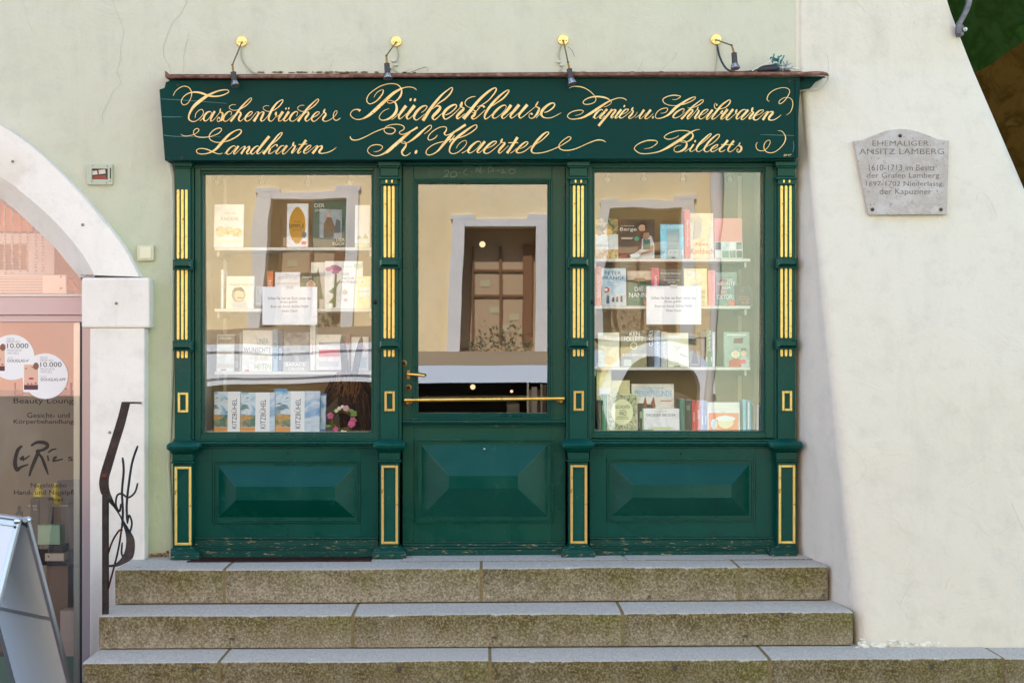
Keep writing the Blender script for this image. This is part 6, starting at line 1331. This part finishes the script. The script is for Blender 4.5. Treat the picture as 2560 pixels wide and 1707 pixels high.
# ================================================================== small boxes on the wall, plaque
def wallbits():
    b = thing('meter_box', 'small metal frame box with a sticker window, on the wall above the arch', 'box', W(248, 462, 0)); y = -.02
    mb = MB(); mb.frame(217, 411, 281, 462, 12, y, 0, tb=13, tt=11); mb.build('frame', pmat('box_paint', '#b9bda8', .6), b, bevel=.002)
    mb = MB(); mb.pbox(229, 421, 270, 450, -.004, 0); mb.build('window_plate', cm('#2b2422'), b)
    mb = MB(); mb.add([W(230, 438, -.006), W(264, 434, -.006), W(263, 423, -.006), W(230, 428, -.006)], [(0, 1, 2, 3)]); mb.build('white_sticker', cm('#d8cfca'), b)
    mb = MB(); mb.add([W(244, 436, -.0075), W(248, 435, -.0075), W(246, 425, -.0075), W(242, 426, -.0075)], [(0, 1, 2, 3)]); mb.add([W(230, 449, -.006), W(267, 449, -.006), W(264, 438, -.006), W(230, 441, -.006)], [(0, 1, 2, 3)]); mb.build('red_sticker', cm('#8a3a30'), b)
    mb = MB(); mb.pbox(274.5, 420, 277.5, 447, y-.0015, y); mb.build('slot', cm('#2a2a24'), b); mb = MB()
    for a, c in ((232, 412.5), (268, 415), (230, 453), (266, 456), (275, 452)): mb.lathe([(0, .004), (.003, .003)], W(a, c+1, y), (0, -1, 0), 8)
    mb.build('screw', MC['grey_screw'], b)
    b = thing('doorbell', 'cream square doorbell button on the green wall beside the arch', 'doorbell', W(363, 652, 0))
    mb = MB(); mb.pbox(342, 613, 384, 652, -.025, 0); mb.build('housing', pmat('bell_cream', '#d3cfb0', .45), b, bevel=.006)
    mb = MB(); mb.pbox(348, 618, 378, 647, -.032, -.024); mb.build('button', pmat('bell_button', '#e0dcc0', .4), b, bevel=.004)
    # plaque
    def yp(py): return -.095+(py-323)/(537-323)*(-.200+.095)
    def P(px, py, o=0): return W(px, py, yp(py)-o)
    b = thing('stone_plaque', 'pale grey engraved plaque with arched top on the white buttress', 'plaque', P(2260, 537))
    ol = [(2134, 354), (2160, 350)]+spline([(2160, 350), (2185, 339), (2215, 328), (2250, 323), (2285, 327), (2318, 338), (2345, 349)], 3)[1:]+[(2372, 352), (2370, 450), (2367, 536), (2171, 537), (2153, 448)]
    mb = MB(); n = len(ol); fr = [P(a, c, .012) for a, c in ol]; bk = [P(a, c, -.03) for a, c in ol]
    from mathutils.geometry import tessellate_polygon
    tr = tessellate_polygon([[Vector((a, c, 0)) for a, c in ol]])
    mb.add(fr+bk, [tuple(t) for t in tr]+[(i, (i+1) % n, n+(i+1) % n, n+i) for i in range(n)])
    m = pmat('plaque_stone', '#b9b3ba', .55); v = coords(m); nn = noise(m, v, 60, 5, .7); n2 = noise(m, v, 9, 4, .6)
    c1 = ramp(m, n2, [(.35, '#beb6b2'), (.58, '#ada097'), (.72, '#c6beba')]); L(m, mix(m, ramp(m, nn, [(.32, 1.0), (.41, 0.0)]), c1, '#6f655d'), BS(m).inputs['Base Color'])
    mb.build('plate', m, b, bevel=.002)
    for s, (a, bb, c, d) in (('EHEMALIGER', (2181, 352, 2322, 365)), ('ANSITZ LAMBERG', (2148, 372, 2360, 386)), ('1610-1713 im Besitz', (2172, 412, 2338, 427)), ('der Grafen Lamberg', (2167, 432, 2348, 449)), ('1697-1702 Niederlassg.', (2165, 453, 2360, 469)), ('der Kapuziner', (2199, 472, 2329, 490))):
        t = MB(); vs, fs = textgeo(s); t.add([P(a+(c-a)*u, d+(bb-d)*w_, .0128) for u, w_ in vs], fs); t.build('engraved_lettering', MC.get('letter_paint') or speckle('letter_paint', ['#574d45', '#6b6159', '#a8a0a0'], 90, .7), b, normals=False)
    for a, c in ((2250, 340), (2181, 524), (2352, 524)): mb = MB(); mb.lathe([(0, .010), (.004, .010), (.007, .005)], P(a, c, .012), (0, -1, 0), 12); mb.build('screw', pmat('rusty_screw', '#4f4038', .5, .6), b, smooth=True)
wallbits()

# ================================================================== wrought iron handrail
def railing():
    root = thing('iron_railing', 'dark wrought iron handrail with twisted flat bar and thin scrolls at the step end', 'railing', W(262, 1536, -.72))
    y = -.70
    mb = MB(); mb.box(X(254.5, y), X(269, y), y, y+.03, .355, Z(1236, y)); mb.build('post', IRON, root, bevel=.004)
    Lp = [(304, 1005), (298, 1030), (291, 1055), (275, 1106), (261, 1150), (252, 1180), (248, 1200), (248, 1215), (252, 1232), (259, 1241), (284, 1268), (301, 1294), (310, 1320), (315, 1342), (314, 1368), (307, 1388), (296, 1402), (284, 1410), (268, 1412)]
    Rp = [(325, 1006), (318, 1035), (311, 1063), (297, 1108), (285, 1148), (277, 1176), (272, 1193), (271, 1213), (274, 1230), (279, 1243), (293, 1274), (310, 1303), (325, 1328), (335, 1348), (336, 1374), (330, 1396), (310, 1409), (290, 1416), (268, 1417)]
    yl = [y]*9+[y-.005, y-.01, y-.005, y, y, y, y, y, y, y]; yr = [y]*9+[y+.01, y+.03, y+.035, y+.025, y+.01, y-.01, y-.015, y-.01, y, y]
    l = spline([(a, b, c) for (a, b), c in zip(Lp, yl)], 3); r = spline([(a, b, c) for (a, b), c in zip(Rp, yr)], 3)
    mb = MB(); mb.band([W(*q) for q in l], [W(*q) for q in r], .009); mb.build('twisted_bar', IRON, root, smooth=True)
    mb = MB(); mb.band([W(304, 1004.5, y), W(330, 1004.5, -.55), W(352, 1005, -.09)], [W(304, 1009, y), W(330, 1009, -.55), W(352, 1009.5, -.09)], .03); mb.build('wall_arm', IRON, root)
    mb = MB(); mb.lathe([(0, .011), (.004, .012), (.008, .005)], W(261, 1190, y), (0, -1, 0), 12); mb.build('rivet', pmat('rust_red_rivet', '#6a2a22', .6, .4), root, smooth=True)
    def sc(pts, f, mat, r=.0062):
        q = spline([f(*p) for p in pts], 6); mb = MB(); n = len(q)
        mb.tube([W(a, b, y+.015) for a, b in q], [r*(.8 if i < 2 or i > n-3 else 1) for i in range(n)], 8); mb.build('scroll_bar', mat, root, smooth=True)
    A = lambda a, b: (a*.3443, 780+b*.3443)
    B = lambda a, b: (a*.3233, 1200+b*.3233)
    sc([(1000, 970), (960, 1090), (935, 1250), (920, 1400), (925, 1530)], A, IRONB)
    sc([(890, 1055), (898, 1150), (886, 1300), (892, 1450), (885, 1568)], A, IRONB)
    sc([(1000, 1240), (978, 1310), (930, 1345), (885, 1318), (850, 1332), (842, 1400), (868, 1445), (878, 1390)], A, IRON, .0052)
    sc([(985, 335), (998, 270), (1020, 330), (1005, 405)], B, IRONB, .0052); sc([(945, 482), (940, 560), (955, 600)], B, IRON, .005)
    sc([(832, 580), (870, 470), (920, 390), (948, 385)], B, IRONR, .005); sc([(942, 350), (925, 480), (895, 620), (855, 770), (835, 850)], B, IRONR, .005)
railing()

# ================================================================== sandwich board
def aboard():
    apex = Vector((-2.33, -.84, .86)); a = Vector((-.79, .61, 0)).normalized(); b = Vector((-a.y, a.x, 0)); b = -b if b.y > 0 else b
    wd = .54; sp = .37; h = apex.z+.335
    root = thing('sandwich_board', 'aluminium framed white sandwich board standing before the salon', 'sandwich board', apex-Vector((0, 0, h)))
    al = pmat('aluminium', '#b9bcc4', .3, .75); pn = pmat('panel_white', '#dcdfe6', .35)
    def leaf(s, name):
        top0 = apex+b*s*.025; foot = apex+b*s*sp-Vector((0, 0, h)); dn = (foot-top0); ln = dn.length; dn.normalize(); nrm = a.cross(dn).normalized()
        def bar(mb, p, q, w_, d_, side):
            t = (q-p).normalized(); s1 = side.normalized()*w_/2; s2 = nrm*d_/2
            vs = [x+i*s1+j*s2 for x in (p, q) for i, j in ((-1, -1), (1, -1), (1, 1), (-1, 1))]
            mb.add(vs, [(0, 1, 2, 3), (7, 6, 5, 4), (0, 4, 5, 1), (1, 5, 6, 2), (2, 6, 7, 3), (3, 7, 4, 0)])
        mb = MB(); w_ = .032
        bar(mb, top0, foot, w_, .02, a); bar(mb, top0+a*wd, foot+a*wd, w_, .02, a)
        bar(mb, top0+dn*.016+a*.016, top0+dn*.016+a*(wd-.016), w_, .02, dn); bar(mb, top0+dn*(ln-.07)+a*.016, top0+dn*(ln-.07)+a*(wd-.016), w_, .02, dn)
        fr = mb.build(name, al, root, bevel=.004)
        pm = MB(); c0 = top0+dn*.03+a*.014; c1 = c0+a*(wd-.028); c2 = c1+dn*(ln-.115); c3 = c0+dn*(ln-.115)
        pm.add([x+nrm*k*.003 for k in (-1, 1) for x in (c0, c1, c2, c3)], [(0, 1, 2, 3), (7, 6, 5, 4), (0, 4, 5, 1), (1, 5, 6, 2), (2, 6, 7, 3), (3, 7, 4, 0)]); pm.build('white_panel', pn, fr)
        if s < 0:
            st = MB(); bar(st, top0+dn*(ln*.44)+a*.01, top0+dn*(ln*.44)+a*(wd-.01), .022, .012, dn); st.build('cross_strap', pmat('strap_grey', '#a8aab0', .4, .5), fr)
        return top0, dn, ln
    leaf(1, 'front_leaf'); leaf(-1, 'rear_leaf')
    mb = MB(); mb.tube([apex-a*.02+Vector((0, 0, .006)), apex+a*(wd+.02)+Vector((0, 0, .006))], .014, 10); mb.build('hinge_rail', al, root, smooth=True)
    mb = MB(); mb.ball(apex+b*.03, .02, 6); mb.ball(apex-b*.03, .02, 6); mb.build('corner_cap', pmat('chrome_cap', '#c9d2de', .15, .9), root, smooth=True)
    mb = MB(); mb.tube([apex+b*.05-Vector((0, 0, .03)), apex-Vector((0, 0, .012)), apex-b*.06-Vector((0, 0, .06))], .006, 6); mb.build('hinge_stay', pmat('stay_black', '#2a2a2e', .5), root)
aboard()

# ================================================================== houses across the street (they show in the glass)
def opposite():
    yo = -10.0
    def plain(nm, c1, c2): return plaster(nm, c1, c2, None, None, .4)
    cream = plain('cream_plaster', '#e6d0a4', '#ecd8b0'); white = plain('white_trim', '#d0cecd', '#d9d7d5')
    h = thing('cream_house', 'sunlit cream house across the street, mirrored in the shop windows', 'house', (-1.2, yo-.5, -.95))
    mb = MB()
    ax = [1.72, 2.84]; wins = [(-2.95, -1.66), (-.405, .84), (1.46, 2.71)]; z0, z1 = 1.85, 3.27
    xs = [-5.3]+[v for w_ in wins for v in (w_[0]+.08, w_[1]-.16)]+[2.95]
    mb.box(-5.3, 2.95, yo-.3, yo, 3.34, 9)
    for i in range(0, len(xs), 2): mb.box(xs[i], xs[i+1], yo-.3, yo, 1.66, 3.34)
    mb.box(-5.3, 2.95, yo-.3, yo, 1.62, 1.66); mb.box(-5.3, -4.9, yo-.3, yo, -1, 1.62); mb.box(1.5, 1.72, yo-.3, yo, -1, 1.62); mb.box(2.84, 2.95, yo-.3, yo, -1, 1.62)
    mb.build('wall', cream, h)
    mb = MB(); mb.box(-5.3, 2.95, yo-6, yo-5.8, -1, 9); mb.box(-5.3, 2.95, yo-6, yo, 9, 9.1); mb.box(-5.3, -5.2, yo-6, yo-.3, -1, 9); mb.box(2.85, 2.95, yo-6, yo-.3, -1, 9); mb.box(-5.2, 2.85, yo-2.2, yo-2.1, -1, 9); mb.build('house_body', DARKROOM, h)
    mb = MB(); mb.box(-5.6, 3.2, yo-6.2, yo+.5, 9.1, 9.3); mb.build('roof', MC['roof_tiles'], h)
    wd = pmat('brown_sash', '#7d5a40', .5)
    for (a, b) in wins:
        mb = MB(); e = .05
        mb.prism([(a, 3.47), (a+.16, 3.47), (a+.08, 1.67), (a-.10, 1.67)], yo-.2, yo+.04); mb.box(b-.16, b, yo-.2, yo+.04, 1.67, 3.47); mb.box(a+.16, b-.16, yo-.2, yo+.04, 3.34, 3.44); mb.box(a-.12, b+.02, yo-.2, yo+.06, 1.62, 1.669)
        mb.box(a-.03, a+.28, yo-.1, yo+.042, 3.44, 3.5); mb.box(b-.28, b+.03, yo-.1, yo+.042, 3.44, 3.5)
        f = mb.build('window', white, h)
        mb = MB(); mb.box(a+.08, b-.16, yo-.34, yo-.30, 1.66, 3.34); mb.build('brown_pane', pmat('pane_reflection_brown', '#b39a7c', .6), f)  # pane colour lightened to carry what the glass would reflect
        mb = MB(); c = (a+b)/2
        mb.box(c-.018, c+.018, yo-.3, yo-.27, 1.80, 3.1); mb.box(a+.24, a+.27, yo-.3, yo-.27, 1.80, 3.1); mb.box(b-.33, b-.2, yo-.3, yo-.24, 1.80, 3.12)
        for zz in (2.75, 2.42): mb.box(a+.27, b-.33, yo-.3, yo-.275, zz, zz+.03)
        mb.build('sash_bars', wd, f)
        mb = MB()
        for q_ in range(5): x_ = a+.35+q_*.13; zz = (2.55, 2.2, 1.95, 2.1, 1.9)[q_]; mb.box(x_, x_+.13, yo-.298, yo-.295, zz, zz+.09)
        mb.build('window_cards', cm('#b9b08f'), f)
        mb = MB()
        for q_ in range(260):
            p0 = Vector((a+.2+random.random()*.85, yo-.27+random.random()*.06, 1.66+abs(random.gauss(0, .17)))); d1 = Vector((random.uniform(-1, 1), random.uniform(-.3, .3), random.uniform(-1, 1)))*.05; d2 = Vector((random.uniform(-1, 1), 0, random.uniform(-1, 1)))*.02
            mb.add([p0, p0+d1*.5+d2, p0+d1, p0+d1*.5-d2], [(0, 1, 2, 3)])
        mb.build('window_plants', cm('#5f6046'), f, normals=False)
    mb = MB(); n = 14; q = []
    for k in range(n+1): g = math.pi*k/n; q.append((2.28-.56*math.cos(g), .86+.54*math.sin(g)))
    out = [(2.28-(x_-2.28)*0+(x_-2.28)*1.0+(.22 if x_ > 2.28 else -.22)*abs(x_-2.28)/.56, z_+.20*(z_-.86)/.54) for x_, z_ in q]
    vs = [(p[0], yo+.05, p[1]) for p in q]+[(p[0], yo+.05, p[1]) for p in out]+[(p[0], yo-.3, p[1]) for p in q]
    n1 = n+1; mb.add(vs, [(i, i+1, n1+i+1, n1+i) for i in range(n)]+[(i, i+1, 2*n1+i+1, 2*n1+i) for i in range(n)]); mb.box(1.57, 1.72, yo-.28, yo+.05, -1, .86); mb.box(2.84, 2.94, yo-.28, yo+.05, -1, .86)
    mb.build('door_arch', pmat('arch_paint', '#e8edf6', .9), h)
    mb = MB(); mb.prism([(p[0], p[1]) for p in q]+[(2.86, 1.63), (1.70, 1.63)], yo-.02, yo); mb.build('arch_infill', cream, h)
    mb = MB(); mb.box(1.7, 2.86, yo-.34, yo-.3, -1, 1.6); mb.build('door_leaf', pmat('grey_door', '#6f675c', .5), h)
    a = thing('awning', 'long taupe awning with pale valance on the house across the street', 'awning', (-1.7, -9, 1.3))
    mb = MB(); mb.add([(-4.8, yo, 1.68), (1.35, yo, 1.68), (1.35, -7.75, 1.53), (-4.8, -7.75, 1.53), (-4.8, yo, 1.66), (1.35, yo, 1.66), (1.35, -7.75, 1.51), (-4.8, -7.75, 1.51)], [(0, 1, 2, 3), (7, 6, 5, 4), (0, 4, 5, 1), (1, 5, 6, 2), (2, 6, 7, 3), (3, 7, 4, 0)]); mb.build('cloth', pmat('taupe_cloth', '#8a7a64', .9), a)
    mb = MB(); mb.box(-1.1, 1.35, -7.76, -7.74, 1.33, 1.525); mb.build('valance', pmat('pale_valance', '#dbe6f7', .9), a); mb = MB(); mb.box(-4.8, -1.12, -7.76, -7.74, 1.06, 1.525); mb.build('deep_valance', pmat('white_valance', '#e9eef7', .9), a); mb = MB(); mb.box(-4.8, -1.12, -7.735, -7.73, 1.42, 1.44); mb.box(-4.8, -1.12, -7.735, -7.73, 1.12, 1.135); mb.build('valance_stripe', cm('#8a8f9c'), a)
    d = thing('drainpipe', 'white drainpipe between the cream and the green house across the street', 'drainpipe', (2.95, yo+.06, -.9)); mb = MB(); mb.tube([(2.96, yo+.06, -.9), (2.96, yo+.06, 9)], .06, 10); mb.build('pipe', white, d, smooth=True)
    for nm, lab, x0, x1, mat, low in (('salmon_house', 'sunlit salmon house across the street, mirrored in the salon glass', -10, -5.31, plain('salmon_plaster', '#f9c3ae', '#fbccba'), plain('taupe_base', '#6b6258', '#736a60')), ('green_house', 'pale green house across the street, mirrored in the right window', 2.96, 14, plain('sage_plaster', '#bccfb2', '#c3d4ba'), None)):
        g = thing(nm, lab, 'house', ((x0+x1)/2, yo, -.9)); mb = MB()
        if low: mb.box(x0, x1, yo-5, yo, 1.07, 6); mb.build('wall', mat, g); mb = MB(); mb.box(x0, x1, yo-5, yo+.01, -1, 1.068); mb.build('base_wall', low, g)
        else: mb.box(x0, x1, yo-5, yo-.02, -1, 9); mb.build('wall', mat, g)
        mb = MB(); mb.box(x0, x1, yo-5.2, yo+.4, 6.01 if low else 9.01, 6.2 if low else 9.2); mb.build('roof', MC['roof_tiles'], g)
        for k in range(2):
            c = x0+(x1-x0)*(.25+.5*k); 
            if nm == 'salmon_house': c = (-7.6, -9.2)[k]
            mb = MB(); mb.box(c-.6, c-.45, yo+.0, yo+.05, 2.2, 3.6); mb.box(c+.45, c+.6, yo+.0, yo+.05, 2.2, 3.6); mb.box(c-.45, c+.45, yo, yo+.05, 3.45, 3.6); mb.box(c-.65, c+.65, yo, yo+.09, 2.1, 2.2); f = mb.build('window', white, g)
            mb = MB(); mb.box(c-.45, c+.45, yo-.01, yo+.012, 2.2, 3.45); mb.build('pane', MC['pane_reflection_brown'], f)
opposite()
